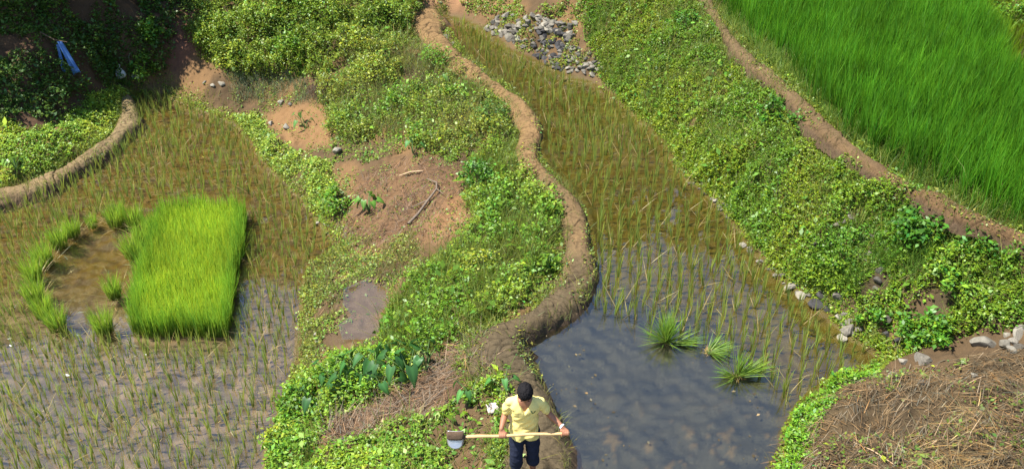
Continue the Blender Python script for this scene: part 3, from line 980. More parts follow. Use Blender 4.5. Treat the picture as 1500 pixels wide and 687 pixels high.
cover('scattered_weeds', pmask(M7, 10), 2400, .05, .14, (.095, .17, .025), 'patchy bright weeds over bare soil left of the person', seed=251, gap=(.34, .46), second=(.14, .22, .03))
cover('hill_weeds', pmask(T1, 10), 2800, .052, .5, (.105, .155, .024), 'thick green undergrowth at the top between the soil gully and the path', seed=261, gap=(.25, .4), second=(.07, .12, .018))
cover('terrace_weeds', pmask(L1, 6), 2600, .05, .12, (.21, .28, .045), 'pale sunlit weeds carpeting the small terrace at the left', seed=271, gap=(.18, .3), second=(.12, .20, .03))
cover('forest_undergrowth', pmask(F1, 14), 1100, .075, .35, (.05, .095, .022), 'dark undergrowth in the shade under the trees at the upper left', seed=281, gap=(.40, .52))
cover('path_weeds', pmask(TR, 8), 1300, .055, .14, (.10, .16, .03), 'weeds on the soil above the stone heap', seed=291, gap=(.42, .52))
cover('heap_weeds', pmask(PILE, 6), 1100, .045, .1, (.11, .15, .03), 'small weeds between the tumbled stones at the head of the middle paddy', seed=301, gap=(.5, .58), msc=5)
cover('shore_weeds', pmask(SR, 6), 3400, .042, .22, (.085, .18, .018), 'bright green weeds at the shore below the straw mound', seed=311, gap=(.25, .38))
tallgrass('slope_tufts', pmask([(330, 110), (450, 110), (480, 150), (420, 150), (350, 150)], 10), 900, .22, (.13, .17, .07), (.25, .28, .15), 'pale grass tufts around the wet hollow at the top of the left paddy', seed=313, gap=(.3, .45))
SLOPE_ALL = [(330, 130), (480, 100), (700, 120), (780, 260), (820, 330), (790, 420), (700, 500), (600, 560), (440, 640), (440, 420), (500, 365), (400, 240)]
cover('seedling_weeds', pmask(SLOPE_ALL, 12) * (1 - .75 * pmask(P_DEBRIS, 14)) * (1 - .8 * pmask(P_BARE, 8)), 800, .042, .09, (.10, .16, .03), 'scattered small weeds sprouting over the bare parts of the slope', seed=321, gap=(.44, .53), msc=4)
cover('bund_weeds', pmask([(700, 505), (735, 500), (770, 560), (745, 590), (725, 560)], 6), 500, .05, .08, (.10, .17, .03), 'few weeds creeping onto the mud bank behind the person', seed=331, gap=(.45, .55))


shoreL = np.where(NEARV, sstep(-.55, -.05, sdL) * sstep(.06, -.02, sdL), 0) * (PXg > 200)
shoreR = np.where(NEARV, sstep(-.45, -.05, sdR) * sstep(.06, -.02, sdR), 0) * (PXg > 880)
wild = np.clip(pmask(M1, 10) + pmask(M2, 10) + pmask(M6, 10) + .5 * pmask(M7, 10) + .6 * wR + .7 * pmask(T1, 10), 0, 1)
cover('broad_leaved_weeds', wild, 130, .10, .34, (.075, .15, .022), 'larger single leaves standing out of the low weeds on the banks', seed=351, gap=(.35, .5), W_=.55)
tallgrass('dead_stems', wild, 60, .34, (.20, .14, .06), (.27, .2, .09), 'thin dead stems sticking out of the weeds on the banks', seed=353, gap=(.4, .55), width=.007, lean=.5)
tallgrass('wild_grass', wild, 360, .32, (.12, .16, .03), (.26, .29, .06), 'loose arching grass blades among the weeds on the banks', seed=355, gap=(.4, .52), width=.010, lean=.4)
FREE_ = FREE
FREE = np.ones_like(FREE)
cover('shoreline_weeds', shoreL * .8, 1500, .045, .09, (.13, .18, .03), 'low weeds hanging over the waterline of the left paddy', seed=341, gap=(.36, .5))
cover('shoreline_weeds', shoreR, 1900, .045, .10, (.11, .16, .02), 'low weeds hanging over the right waterline of the middle paddy', seed=345, gap=(.3, .45))
tallgrass('shoreline_grass', shoreL + shoreR, 260, .2, (.14, .17, .03), (.24, .26, .06), 'thin grass along the waterlines of both paddies', seed=347, gap=(.3, .5))
FREE = FREE_
bd = np.full(GX.shape, 9.0)
for B_ in BUNDS:
    for x_, y_, w_, _s in B_:
        m_ = (np.abs(gx - x_) < 1.0)
        n_ = (np.abs(gy - y_) < 1.0)
        ix = np.ix_(n_, m_)
        bd[ix] = np.minimum(bd[ix], np.hypot(GX[ix] - x_, GY[ix] - y_) - w_ * .5)
rim = sstep(-.10, .02, bd) * sstep(.32, .10, bd)
tallgrass('bund_grass', rim, 900, .24, (.12, .16, .03), (.22, .25, .05), 'ragged grass growing up against the sides of the mud banks', seed=357, gap=(.38, .5), width=.008, lean=.5, sc=1.2)
cover('bund_foot_weeds', rim, 1500, .045, .16, (.10, .15, .025), 'small weeds crowding the foot of the mud banks', seed=359, gap=(.36, .48))

# weeds rooted in the banks' own flanks
bmV, bmF = [], []
for o in BUND_O:
    n0 = len(bmV)
    bmV += [v.co.copy() for v in o.data.vertices]
    bmF += [[i + n0 for i in p.vertices] for p in o.data.polygons]
BB = BVHTree.FromPolygons(bmV, bmF)
flank = sstep(-.26, -.04, bd) * sstep(.06, -.02, bd)


def on_bund(P):
    ok = []
    for i, p in enumerate(P):
        h_ = BB.ray_cast(Vector((p[0], p[1], 6)), Vector((0, 0, -1)))
        if h_[0]:
            P[i, 2] = max(P[i, 2], h_[0].z - .01)
            ok.append(i)
    return P[ok]


P, k = scatter(flank * sstep(.42, .56, fbm(GX * 1.4, GY * 1.4, 371)), 700)
P = on_bund(P)
c = tint(len(P), (.16, .20, .03), .3, .2)
Ls = .035 * np.exp(R.normal(0, .3, len(P)))
P[:, 2] += R.uniform(0, .05, len(P))
tag(link('bank_creepers', np_mesh('bank_creepers', *leaves(P, Ls, Ls * .6, .25, .4, None, .4, .12, c)[:2], M_LEAF, np.repeat(c, 4, 0))), 'small creeping weeds on the flanks of the mud banks', 'ground cover', kind='stuff')
P, k = scatter(flank * sstep(.40, .54, fbm(GX * 1.2, GY * 1.2, 373)), 420)
P = on_bund(P)
c, t = tint(len(P), (.13, .16, .03), .2, .15), tint(len(P), (.26, .27, .07), .2, .15)
V, q, C = blades(P, .16 * np.exp(R.normal(0, .35, len(P))), .007, np.abs(R.normal(0, .5, len(P))), np.abs(R.normal(0, .8, len(P))), None, c, 3, t)
tag(link('bank_tufts', np_mesh('bank_tufts', V, q, M_BLADE, C)), 'short grass tufts on the flanks of the mud banks', 'grass', kind='stuff')
# scum and bits drifting on the open water
P, k = scatter(openR * sstep(.45, .6, fbm(GX * 1.5, GY * 2.5, 375)), 14)
P[:, 2] = ZR + .006
c = tint(len(P), (.10, .075, .04), .4, .08)
Ls = .035 * np.exp(R.normal(0, .5, len(P)))
tag(link('floating_debris', np_mesh('floating_debris', *leaves(P, Ls, Ls * .6, 0, .1, None, .1, .1, c)[:2], M_STRAW, np.repeat(c, 4, 0))), 'dark bits of plant debris drifting on the open water', 'debris', kind='stuff')
cover('mound_weeds', pmask(P_STRAW_R, 10), 260, .05, .10, (.09, .14, .03), 'few green weeds coming through the straw of the mound', seed=377, gap=(.5, .6))

# ------------------------------------------------------------------ straw and dry litter
def straw(name, weight, per_m2, Lmin, Lmax, c0, label, lift=.05, width=.006, seed=0, gap=(.3, .5), cat='straw', sc=1.4):
    wgt = weight * FREE * (.35 + .65 * sstep(gap[0], gap[1], fbm(GX * sc, GY * sc, seed)))
    P, k = scatter(wgt, per_m2)
    n = len(P)
    P[:, 2] += lift * R.uniform(0, 1, n) * fbm(P[:, 0] * 3, P[:, 1] * 3, seed + 2) * 1.6
    dirn = 2 * PI * fbm(P[:, 0] * .8, P[:, 1] * .8, seed + 4) + R.normal(0, .8, n)
    gxv, gyv = GZX.ravel()[k], GZY.ravel()[k]
    slope = np.arctan(np.cos(dirn) * gxv + np.sin(dirn) * gyv)
    c = tint(n, c0, .42, .12)
    V, q, C = blades(P, R.uniform(Lmin, Lmax, n), width, PI / 2 - slope - np.abs(R.normal(.12, .18, n)), np.abs(R.normal(.2, .35, n)), dirn, c, 3, c * .9, facing=dirn + PI / 2 + R.normal(0, .4, n))
    return tag(link(name, np_mesh(name, V, q, M_STRAW, C)), label, cat, kind='stuff')


straw('straw_litter', pmask(P_STRAW_R, 10), 1000, .06, .32, (.14, .095, .048), 'brown straw and dead stalks heaped on the mound at the lower right', seed=401, lift=.12, width=.007)
straw('pale_straw', pmask([(1330, 690), (1340, 640), (1370, 605), (1420, 600), (1470, 630), (1480, 690)], 14), 380, .10, .38, (.22, .15, .06), 'golden straw spread over the middle of the mound', seed=411, lift=.14, width=.006)
straw('dry_stalks', pmask(P_STRAW_M, 10), 900, .12, .5, (.17, .115, .07), 'grey-brown dead stalks lying on the slope above the person', seed=421, lift=.1)
straw('dead_twigs', pmask(P_DEBRIS, 14), 420, .08, .36, (.13, .075, .045), 'brown twigs and dead leaves on the bare slope', seed=431, lift=.05)
straw('leaf_litter', pmask(M7, 10) + pmask(M5, 10) * .6 + pmask(M1, 10) * .5 + pmask(F1, 10) * .4, 150, .05, .25, (.19, .12, .06), 'dry bits of stalk scattered between the weeds', seed=441, lift=.03)


# ------------------------------------------------------------------ bundles of pulled seedlings lying in the open water
def bundle(px, py, parts, label):
    p = unproj(px, py, ZR)
    root = empty('seedling_bundle', p)
    tag(root, label, 'seedling bundle', 'seedling bundles waiting in the open water')
    acc = Acc()
    for (n, yaw, ysd, lean, lsd, ln, off) in parts:
        yw = R.normal(yaw, ysd, n) if ysd < 3 else R.uniform(0, 2 * PI, n)
        P = np.tile(np.array((off[0], off[1], .0)), (n, 1)) + R.normal(0, .018, (n, 3)) * np.array((1, 1, .3))
        c = tint(n, (.15, .21, .04), .18, .12)
        t = tint(n, (.19, .36, .035), .18, .12)
        V, q, C = blades(P, ln * R.uniform(.6, 1.05, n), .012, np.clip(np.abs(R.normal(lean, lsd, n)), 0, 1.45), np.abs(R.normal(.1, .22, n)), yw, c, 3, t)
        V[:, 2] = np.maximum(V[:, 2], .006)
        acc.add(V, q, C)
    link('blades', acc.mesh('blades', M_BLADE), root)
    n = 90
    P = R.normal(0, .02, (n, 3)) * np.array((1, 1, .3)) + np.array((parts[0][6][0], parts[0][6][1], 0))
    c = tint(n, (.34, .24, .10), .2, .1)
    link('roots', np_mesh('roots', *blades(P, R.uniform(.05, .14, n), .006, np.abs(R.normal(.9, .4, n)), .3, None, c, 2)[:2], M_STRAW, np.repeat(c, 6, 0)), root)
    return root


bundle(976, 502, [(190, 0, 9, .45, .35, .50, (0, 0)), (50, PI, .35, .95, .2, .5, (-.02, 0)), (60, -.15, .25, 1.2, .12, .52, (.12, -.02)), (60, PI / 2, .8, .25, .2, .55, (0, 0))],
       'largest bundle of rice seedlings, standing upright like a splayed fan in the water')
bundle(1037, 516, [(70, .1, .35, 1.15, .12, .46, (0, 0)), (30, -.6, .3, 1.25, .1, .4, (0, 0)), (25, .6, .3, .95, .15, .4, (0, 0))],
       'smallest bundle of rice seedlings, lying flat on its side in the water')
bundle(1079, 552, [(70, .5, 1.0, .35, .25, .46, (0, 0)), (90, .05, .2, 1.05, .14, .58, (.02, 0)), (50, PI + .2, .4, 1.05, .15, .40, (-.02, 0))],
       'bundle of rice seedlings flopping over to both sides, nearest the straw mound shore')


# ------------------------------------------------------------------ stones
def stone_mesh(seed, sub=3):
    bm = bmesh.new()
    bmesh.ops.create_icosphere(bm, subdivisions=sub, radius=.5)
    rs = np.random.default_rng(seed)
    cuts = [(Vector(rs.normal(0, 1, 3)).normalized(), rs.uniform(.20, .38)) for _ in range(9)]
    from mathutils import noise as mn
    for v in bm.verts:
        co = v.co.copy()
        for nrm, d in cuts:
            e = co.dot(nrm) - d
            if e > 0:
                co -= nrm * e * .92
        co *= 1 + .07 * mn.noise(co * 3 + Vector((seed, 0, 0)))
        v.co = co
    for f in bm.faces:
        f.smooth = False
    me = bpy.data.meshes.new('stone')
    bm.to_mesh(me)
    bm.free()
    return me


ST = {}
for key, m in (('grey', M_STONE), ('dark', M_DARKSTONE), ('pale', M_PALESTONE)):
    ST[key] = []
    for i in range(8):
        me = stone_mesh(i + 10)
        me.materials.append(m)
        ST[key].append(me)


def stone(px, py, size, key='grey', label=None, group=None, flat=.65, aspect=1.0, name='stone'):
    """size: width in the photograph, px"""
    p = ground_at(px, py)
    _, _, d = proj(*p)
    w = 1.15 * size * d / F
    o = link(name, ST[key][int(R.integers(0, 8))])
    o.scale = (w * 1.05, w * R.uniform(.8, 1.1) * aspect, w * flat * R.uniform(.9, 1.15))
    o.rotation_euler = (R.normal(0, .25), R.normal(0, .25), R.uniform(-.6, .6))
    o.location = (p[0], p[1], p[2] + w * flat * .12)
    return tag(o, label, 'stone', group)


PILE_S = [(712, 42), (735, 22), (775, 20), (800, 30), (842, 36), (842, 66), (868, 84), (888, 104), (866, 114), (826, 106), (795, 96), (765, 72), (725, 54)]
cnt = 0
while cnt < 230:
    px, py = R.uniform(705, 890), R.uniform(18, 116)
    d = float(sdist(np.array([px]), np.array([py]), PILE_S)[0])
    if d < 0 or (R.uniform() > .5 and 760 < px < 790):
        continue
    cnt += 1
    dark = abs(px - 806) < 26 and 48 < py < 105 and R.uniform() < .75  # most stones mid-heap get the dark stone material
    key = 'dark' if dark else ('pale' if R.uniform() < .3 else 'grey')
    lab = {'dark': 'dark stone among the blackish stones in the middle of the tumbled heap', 'pale': 'pale stone in the tumbled heap at the head of the middle paddy',
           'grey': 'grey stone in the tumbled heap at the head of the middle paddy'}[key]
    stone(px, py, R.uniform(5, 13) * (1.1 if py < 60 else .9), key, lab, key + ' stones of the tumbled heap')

for x, y, s, k_, lab in [
    (652, 60, 17, 'pale', 'white boulder on the crest of the long mud bank'), (643, 57, 7, 'pale', 'small white stone just left of the white boulder'),
    (663, 66, 8, 'pale', 'small flat white stone just right of the white boulder'), (665, 75, 7, 'pale', 'small white stone below the white boulder on the mud bank'),
    (645, 6, 6, 'pale', 'tiny white stone on the earth path at the top edge'), (715, 41, 11, 'pale', 'round pale stone at the tip of the tumbled heap by the water'),
    (495, 222, 15, 'pale', 'pale stone under the loose weeds on the bare slope'), (397, 182, 8, 'pale', 'small white stone on the orange bare patch beside the left paddy'),
    (420, 188, 12, 'pale', 'pale stone low on the orange bare patch'), (412, 152, 10, 'pale', 'pale stone at the upper rim of the orange bare patch'), (426, 154, 8, 'grey', 'grey stone at the upper rim of the orange bare patch'),
    (464, 328, 8, 'pale', 'white stone at the water edge where the left paddy narrows'), (476, 329, 7, 'pale', 'second white stone at the narrowing edge, slightly uphill'),
    (464, 491, 10, 'pale', 'upper one of two stacked pale stones on the bank by the puddle'), (466, 499, 12, 'pale', 'lower one of two stacked pale stones on the bank by the puddle'),
    (449, 516, 7, 'pale', 'small pale stone nearest the left paddy below the stacked stones'), (462, 522, 9, 'pale', 'pale stone below the two stacked stones'),
    (460, 531, 8, 'pale', 'lowest pale stone of those below the stacked stones'), (486, 522, 6, 'pale', 'small pale stone in the weeds above the taro leaves'),
    (435, 483, 6, 'pale', 'small pale stone right on the edge of the left paddy beside the grey water'),
    (506, 645, 11, 'dark', 'dark round stone on the brown stalks at the bottom'), (786, 645, 13, 'pale', 'tan stone on the mud bank beside the person'), (791, 656, 14, 'pale', 'lower tan stone on the mud bank beside the person'),
    (1031, 270, 13, 'grey', 'leaning stone at the top of the stone row along the right edge of the water'), (1048, 296, 12, 'pale', 'pale stone, second in the row along the right edge of the water'),
    (1060, 300, 8, 'grey', 'small stone, third in the row along the right edge'), (1069, 304, 11, 'pale', 'tan stone, fourth in the row along the right edge'), (1076, 313, 13, 'pale', 'upright pale stone at the end of the stone row'),
    (1089, 361, 12, 'pale', 'pale stone alone at the right water edge below the stone row'), (1226, 331, 13, 'grey', 'grey stone half buried in the weeds halfway up the right bank'),
    (1236, 328, 11, 'grey', 'rounded stone beside the half buried one on the right bank'), (1246, 321, 10, 'grey', 'topmost grey stone in the weeds of the right bank'),
    (1195, 357, 17, 'grey', 'broad grey stone alone in the creeping plants'), (1152, 362, 9, 'grey', 'small grey stone in the creeping plants near the water'),
    (1277, 349, 10, 'grey', 'grey stone in deep green leaves below the straight bank'), (1271, 373, 12, 'pale', 'pale upright stone in deep green leaves'), (1268, 383, 8, 'pale', 'small pale stone under the upright one'),
    (1290, 397, 14, 'grey', 'grey stone above the bare patch on the right bank'), (1285, 412, 15, 'grey', 'grey stone in the bare patch of the right bank'), (1283, 424, 10, 'grey', 'small stone at the foot of the bare patch'),
    (1136, 404, 9, 'grey', 'small grey stone at the water edge before the stone group'), (1158, 423, 21, 'pale', 'flat pale stone jutting into the planted water'), (1174, 434, 17, 'pale', 'pale stone next to the flat one at the water edge'),
    (1204, 434, 19, 'dark', 'dark stone at the top of the shore stone group'), (1195, 448, 21, 'dark', 'large dark stone with a wet face at the water edge'), (1229, 437, 20, 'grey', 'bluish grey stone at the top right of the shore stone group'),
    (1211, 455, 15, 'dark', 'dark stone below the large wet one'), (1228, 467, 13, 'pale', 'pale stone in the middle of the shore stone group'), (1238, 474, 19, 'grey', 'grey stone in the middle of the shore stone group'),
    (1241, 486, 23, 'grey', 'largest rounded stone at the bottom of the shore stone group'), (1259, 484, 17, 'grey', 'rounded stone right of the largest shore stone'), (1234, 497, 16, 'pale', 'lowest pale stone of the shore group, in the water'),
    (1300, 470, 18, 'grey', 'tall grey stone at the foot of the right bank'), (1298, 491, 14, 'dark', 'dark stone at the foot of the right bank'), (1315, 500, 16, 'dark', 'dark stone behind the seedlings in the shaded corner'),
    (1354, 532, 30, 'grey', 'large grey boulder at the head of the straw mound'), (1322, 531, 16, 'pale', 'tan stone left of the large grey boulder'), (1307, 552, 15, 'grey', 'grey stone on the straw below the tan one'),
    (1352, 562, 16, 'grey', 'brownish stone on the straw under the large boulder'), (1427, 551, 11, 'pale', 'small pale stone alone on the straw mound'), (1443, 504, 37, 'pale', 'wide pale slab at the edge of the straw mound'),
    (1469, 506, 19, 'pale', 'angular pale stone right of the wide slab'), (1480, 516, 16, 'pale', 'flat white stone in front of the angular one'), (1491, 494, 20, 'pale', 'pale block at the right edge of the picture'),
    (1496, 482, 16, 'pale', 'topmost pale stone of the heap at the right edge'), (1495, 510, 17, 'grey', 'grey stone lowest at the right edge'), (1483, 503, 13, 'grey', 'grey stone wedged between the pale ones at the right edge'),
    (1474, 492, 12, 'pale', 'small pale stone behind the angular one'), (1176, 594, 9, 'pale', 'thin pale stone in the weeds at the straw mound shore'), (1186, 591, 8, 'pale', 'reddish pale stone at the straw mound shore'),
    (108, 169, 5, 'pale', 'small pale stone in the shade beside the small terrace'), (150, 212, 8, 'pale', 'white stone on the curved mud bank'), (325, 126, 11, 'pale', 'pale stone at the foot of the undergrowth above the left paddy'), (300, 122, 9, 'grey', 'grey stone at the foot of the soil gully'),
    (312, 128, 7, 'pale', 'small stone below the undergrowth at the top of the left paddy')]:
    stone(x, y, s, k_, lab)

for i in range(30):
    x, y = R.uniform(1140, 1270), R.uniform(405, 500)
    if abs((y - 405) - (x - 1140) * .7) < 16:
        stone(x, y, R.uniform(8, 16), ('grey', 'dark', 'pale')[int(R.integers(0, 3))], 'smaller stone packed among the shore stones at the foot of the right bank', 'packed stones at the foot of the right bank')

# small anonymous edge stones along the right shore
for i in range(26):
    t_ = R.uniform(0, 1)
    q = catmull([(1005, 262), (1045, 296), (1080, 335), (1110, 380), (1165, 428), (1215, 468)], 1.0)
    x, y = q[int(t_ * (len(q) - 1))]
    stone(x + R.uniform(-3, 6), y + R.uniform(-4, 3), R.uniform(4, 9), 'grey', 'little grey stone along the right waterline of the middle paddy', 'little stones along the right waterline')


# ------------------------------------------------------------------ shrubs, taro, trees
def foliage_blob(n, rx, ry, rz, L, base_c, nclump, seed, var=.25, warm=.15, core=.5, wid=.6, lean=0.0):
    """leaves gathered in clumps through a crown's volume"""
    rs = np.random.default_rng(seed)
    u = unit(rs.normal(0, 1, (nclump, 3)))
    u[:, 2] = np.abs(u[:, 2]) * 1.0 - .25
    rad = rs.uniform(core, 1.0, nclump) ** .7
    ctr = u * rad[:, None] * np.array((rx, ry, rz)) + np.array((0, 0, rz * .35))
    cs = rs.uniform(.18, .36, nclump) * min(rx, ry, rz)
    k = rs.integers(0, nclump, n)
    P = ctr[k] + rs.normal(0, 1, (n, 3)) * (cs[k] * .62)[:, None]
    P[:, 2] = np.maximum(P[:, 2], -.05)
    kc = np.exp(rs.normal(0, .16, nclump))[k][:, None]
    c = tint(n, base_c, var, warm) * kc * np.array((1.48, 1.46, .9))
    Ls = L * np.exp(rs.normal(0, .25, n))
    return leaves(P, Ls, Ls * wid, .1, .5, None, .5, .12, np.clip(c, .003, .9)), ctr


def tube_arrays(path, radii, seg=7):
    path = [Vector(p) for p in path]
    V, Q = [], []
    for i, p in enumerate(path):
        t = (path[min(i + 1, len(path) - 1)] - path[max(i - 1, 0)]).normalized()
        a = t.orthogonal().normalized() if abs(t.z) > .99 else Vector((0, 0, 1)).cross(t).normalized()
        b = t.cross(a)
        for j in range(seg):
            an = 2 * PI * j / seg
            V.append(p + (a * math.cos(an) + b * math.sin(an)) * radii[i])
    for i in range(len(path) - 1):
        for j in range(seg):
            Q.append((i * seg + j, i * seg + (j + 1) % seg, (i + 1) * seg + (j + 1) % seg, (i + 1) * seg + j))
    return np.array([tuple(v) for v in V]), np.array(Q)


def tubes_mesh(name, tubes, mat, seg=7):
    a = Acc()
    for path, rad in tubes:
        V, Q = tube_arrays(path, rad, seg)
        a.add(V, Q, np.full((len(V), 3), .3))
    return a.mesh(name, mat, True)


def shrub(px, py, r, h, L, c, n, label, group=None, seed=0, name='shrub', cat='shrub', mat=None, warm=.15):
    p = ground_at(px, py)
    root = empty(name, p, R.uniform(0, 6))
    (V, q, C), ctr = foliage_blob(n, r, r, h, L, c, max(10, n // 45), seed, warm=warm)
    link('foliage', np_mesh('foliage', V, q, mat or M_LEAF, C), root)
    tb = []
    for k in range(min(9, len(ctr))):
        e = ctr[k]
        m_ = e * .5 + np.array((0, 0, h * .12))
        tb.append(([(0, 0, -.05), tuple(m_), tuple(e)], (.014, .009, .004)))
    link('stem', tubes_mesh('stem', tb, M_BARK, 5), root)
    return tag(root, label, cat, group)


G1, G2, G3, GD = (.105, .165, .024), (.075, .15, .02), (.145, .19, .03), (.03, .065, .014)
for i, a in enumerate([
    (720, 180, .42, .45, .05, (.05, .10, .02), 900, 'round dark bush with blackish twigs beside the long mud bank'),
    (585, 165, .5, .6, .05, G2, 1100, 'tall leafy bush in the middle of the loose weeds'),
    (545, 120, .5, .6, .055, G3, 1000, 'yellow-green bush on the upper slope above the orange bare patch'),
    (640, 100, .45, .5, .055, G2, 900, 'bright leafy bush just under the white boulder'),
    (500, 190, .38, .4, .05, G1, 700, 'low bush overhanging the pale stone on the slope'),
    (615, 210, .36, .4, .05, G1, 700, 'bush at the upper rim of the bare brown slope'),
    (665, 150, .4, .35, .06, G2, 700, 'bush with broad leaves right beside the mud bank'),
    (700, 270, .42, .45, .06, (.045, .115, .018), 900, 'dark green bush at the right rim of the bare brown slope'),
    (735, 300, .45, .4, .055, G2, 900, 'bright bush in the lush weeds below the dark green one'),
    (795, 320, .38, .35, .07, G1, 700, 'broad leaved plant against the bend of the mud bank'),
    (790, 400, .34, .3, .075, G2, 600, 'broad leaved plant below the bend of the mud bank'),
    (700, 400, .42, .4, .05, G3, 800, 'yellowish bush amid the tall grass of the slope'),
    (495, 300, .36, .35, .06, G2, 700, 'leafy plant left of the big ribbed leaves'),
    (445, 600, .42, .36, .06, G2, 900, 'dense leafy plant at the corner of the left paddy'),
    (490, 600, .35, .3, .06, G1, 700, 'leafy plant above the brown stalks'),
    (420, 650, .35, .3, .055, G3, 700, 'yellowish leafy plant lowest on the left paddy shore'),
    (320, 60, .6, .7, .07, G1, 1300, 'bush at the right rim of the soil gully'), (345, 95, .5, .55, .065, G3, 1000, 'bush hanging over the foot of the soil gully'),
    (390, 40, .65, .7, .065, G1, 1400, 'tall bush in the undergrowth right of the gully'), (430, 85, .55, .6, .065, G2, 1100, 'bush at the lower edge of the undergrowth above the pale tufts'),
    (480, 30, .6, .65, .06, G1, 1300, 'bush in the middle of the undergrowth at the top'), (520, 70, .5, .55, .06, G3, 1000, 'sunlit bush below the middle of the undergrowth'),
    (565, 30, .55, .5, .06, G1, 1000, 'bush left of the earth path at the top'), (440, 15, .6, .8, .065, G2, 1300, 'tall bush against the top edge of the undergrowth'),
    (225, 60, .35, .6, .08, G2, 600, 'slender leafy bush left of the soil gully'), (212, 110, .4, .45, .08, (.07, .13, .02), 700, 'low leafy bush beside the white bag'),
    (1230, 385, .3, .25, .05, G2, 500, 'rounded plant above the fine grass of the right bank'),
    (1350, 350, .45, .35, .075, (.04, .11, .014), 800, 'large dark green plant in the middle of the right bank'),
    (1380, 420, .4, .3, .065, G2, 700, 'mid green plant above the dry patch'),
    (1000, 40, .4, .3, .065, (.05, .125, .018), 600, 'dark green plant near the top of the right bank'), (1130, 170, .4, .28, .065, (.04, .11, .014), 600, 'dark leafy plant by the start of the reddish bank'),
    (1360, 495, .4, .32, .065, (.05, .13, .015), 800, 'dark green plant in front of the large grey boulder'), (1280, 470, .3, .2, .055, (.05, .125, .015), 500, 'low green plant beside the shore stones'),
    (1480, 40, .5, .5, .07, G2, 900, 'bush at the far right corner beyond the tall rice')]):
    shrub(*a, seed=500 + i, group='bushes on the slopes')

# purple brown dead bush beside the orange bare patch
p = ground_at(470, 138)
n = 260
c = tint(n, (.13, .075, .06), .25, .1)
V, q, C = blades(np.tile(p, (n, 1)) + R.normal(0, .16, (n, 3)) * np.array((1, 1, .1)), R.uniform(.2, .5, n), .008, np.abs(R.normal(.4, .3, n)), .4, None, c, 3, c)
tag(link('dead_shrub', np_mesh('dead_shrub', V, q, M_STRAW, C)), 'withered brown bush above the orange bare patch', 'dead bush')


def heart_leaf(L, Wd, col, droop=.35):
    """a broad arrow or heart shaped leaf lying along +Y from its stalk"""
    prof = [(-.22, .34), (-.12, .46), (.05, .5), (.25, .46), (.45, .36), (.65, .24), (.85, .10), (1.0, .005)]
    V, Q = [], []
    m = 2
    for y, w in prof:
        z = -droop * max(y, 0) ** 2 * L
        notch = .12 if y < -.1 else 0
        for s in (-1, -.5, 0, .5, 1):
            yy = y * L + (notch * L * (1 - abs(s)) * 1.3)
            V.append((s * w * Wd * 2 * .5, yy, z + abs(s) * w * Wd * .22 - (.04 * L if abs(s) == 1 else 0)))
    for i in range(len(prof) - 1):
        for j in range(4):
            a = i * 5 + j
            Q.append((a, a + 1, a + 6, a + 5))
    V = np.array(V)
    C = np.tile(np.array(col), (len(V), 1))
    rib = np.abs(V[:, 0]) < 1e-6
    C[rib] = C[rib] * 1.5
    return V, np.array(Q), C


def taro(px, py, nl, h, L, label, col=(.045, .125, .03), yellow=0, group='taro plants on the slope', name='taro_plant', cat='taro plant', yaw0=None):
    p = ground_at(px, py)
    root = empty(name, p)
    tag(root, label, cat, group)
    for k in range(nl):
        yaw = (2 * PI * k / nl + R.normal(0, .35)) if yaw0 is None else yaw0 + R.normal(0, .7)
        r = h * R.uniform(.35, .8)
        top = Vector((math.cos(yaw) * r, math.sin(yaw) * r, h * R.uniform(.7, 1.1)))
        s = tubes_mesh('stalk', [([(0, 0, -.03), (top.x * .35, top.y * .35, top.z * .6), tuple(top)], (.012, .009, .006))], M_STALK, 6)
        st = link('stalk', s, root)
        c = np.array(col) * R.uniform(.75, 1.35)
        if k < yellow:
            c = np.array((.55, .50, .22))
        V, Q, C = heart_leaf(L * R.uniform(.58, .9), L * R.uniform(.45, .6), c)
        lf = link('leaf', np_mesh('leaf', V, Q, M_GLOSSLEAF, C, True), root, top)
        lf.rotation_euler = Euler((-R.uniform(.35, .95), R.normal(0, .2), yaw - PI / 2), 'XYZ')
        if k < yellow:
            lf['label'] = 'faded yellow taro leaf'
    return root


M_STALK = plain_mat('green stalk', (.10, .17, .05), .6, .2, 20, .1)
for a in [(600, 560, 6, .5, .34, 'big taro plant with the widest leaves above the brown stalks'), (575, 548, 6, .48, .32, 'taro plant left of the biggest one'),
          (548, 545, 5, .45, .3, 'taro plant in the middle of the row on the slope'), (530, 560, 5, .42, .3, 'taro plant low in the middle of the row'),
          (510, 575, 5, .4, .28, 'taro plant with drooping leaves near the lower corner'), (490, 565, 4, .38, .26, 'small taro plant toward the left paddy'),
          (465, 595, 4, .36, .26, 'taro plant amid the bushy weeds of the lower corner'), (625, 540, 5, .45, .3, 'taro plant at the upper end of the row beside the mud bank'),
          (560, 575, 5, .4, .28, 'taro plant lowest in the row, over the brown stalks')]:
    taro(*a, col=(.034, .105, .024))
taro(690, 585, 5, .28, .19, 'taro plant with two faded yellow leaves left of the person', yellow=2, col=(.05, .15, .03), group=None)
taro(738, 572, 4, .3, .2, 'little taro plant at the foot of the mud bank just behind the person', col=(.05, .15, .03), group=None)
taro(447, 188, 4, .34, .24, 'young taro plant alone on the orange bare patch', col=(.09, .20, .045), group=None)
taro(540, 310, 8, .34, .27, 'clump of big ribbed bright green leaves left of the dry branch', col=(.10, .22, .03), group=None, name='broad_leaf_plant', cat='plant')
taro(605, 225, 3, .3, .24, 'small plant with one upright heart leaf at the top of the bare slope', col=(.06, .16, .04), group=None, name='broad_leaf_plant', cat='plant')
taro(655, 127, 4, .36, .28, 'bright broad leaved plant between the bushes below the white boulder', col=(.09, .20, .03), group=None, name='broad_leaf_plant', cat='plant')
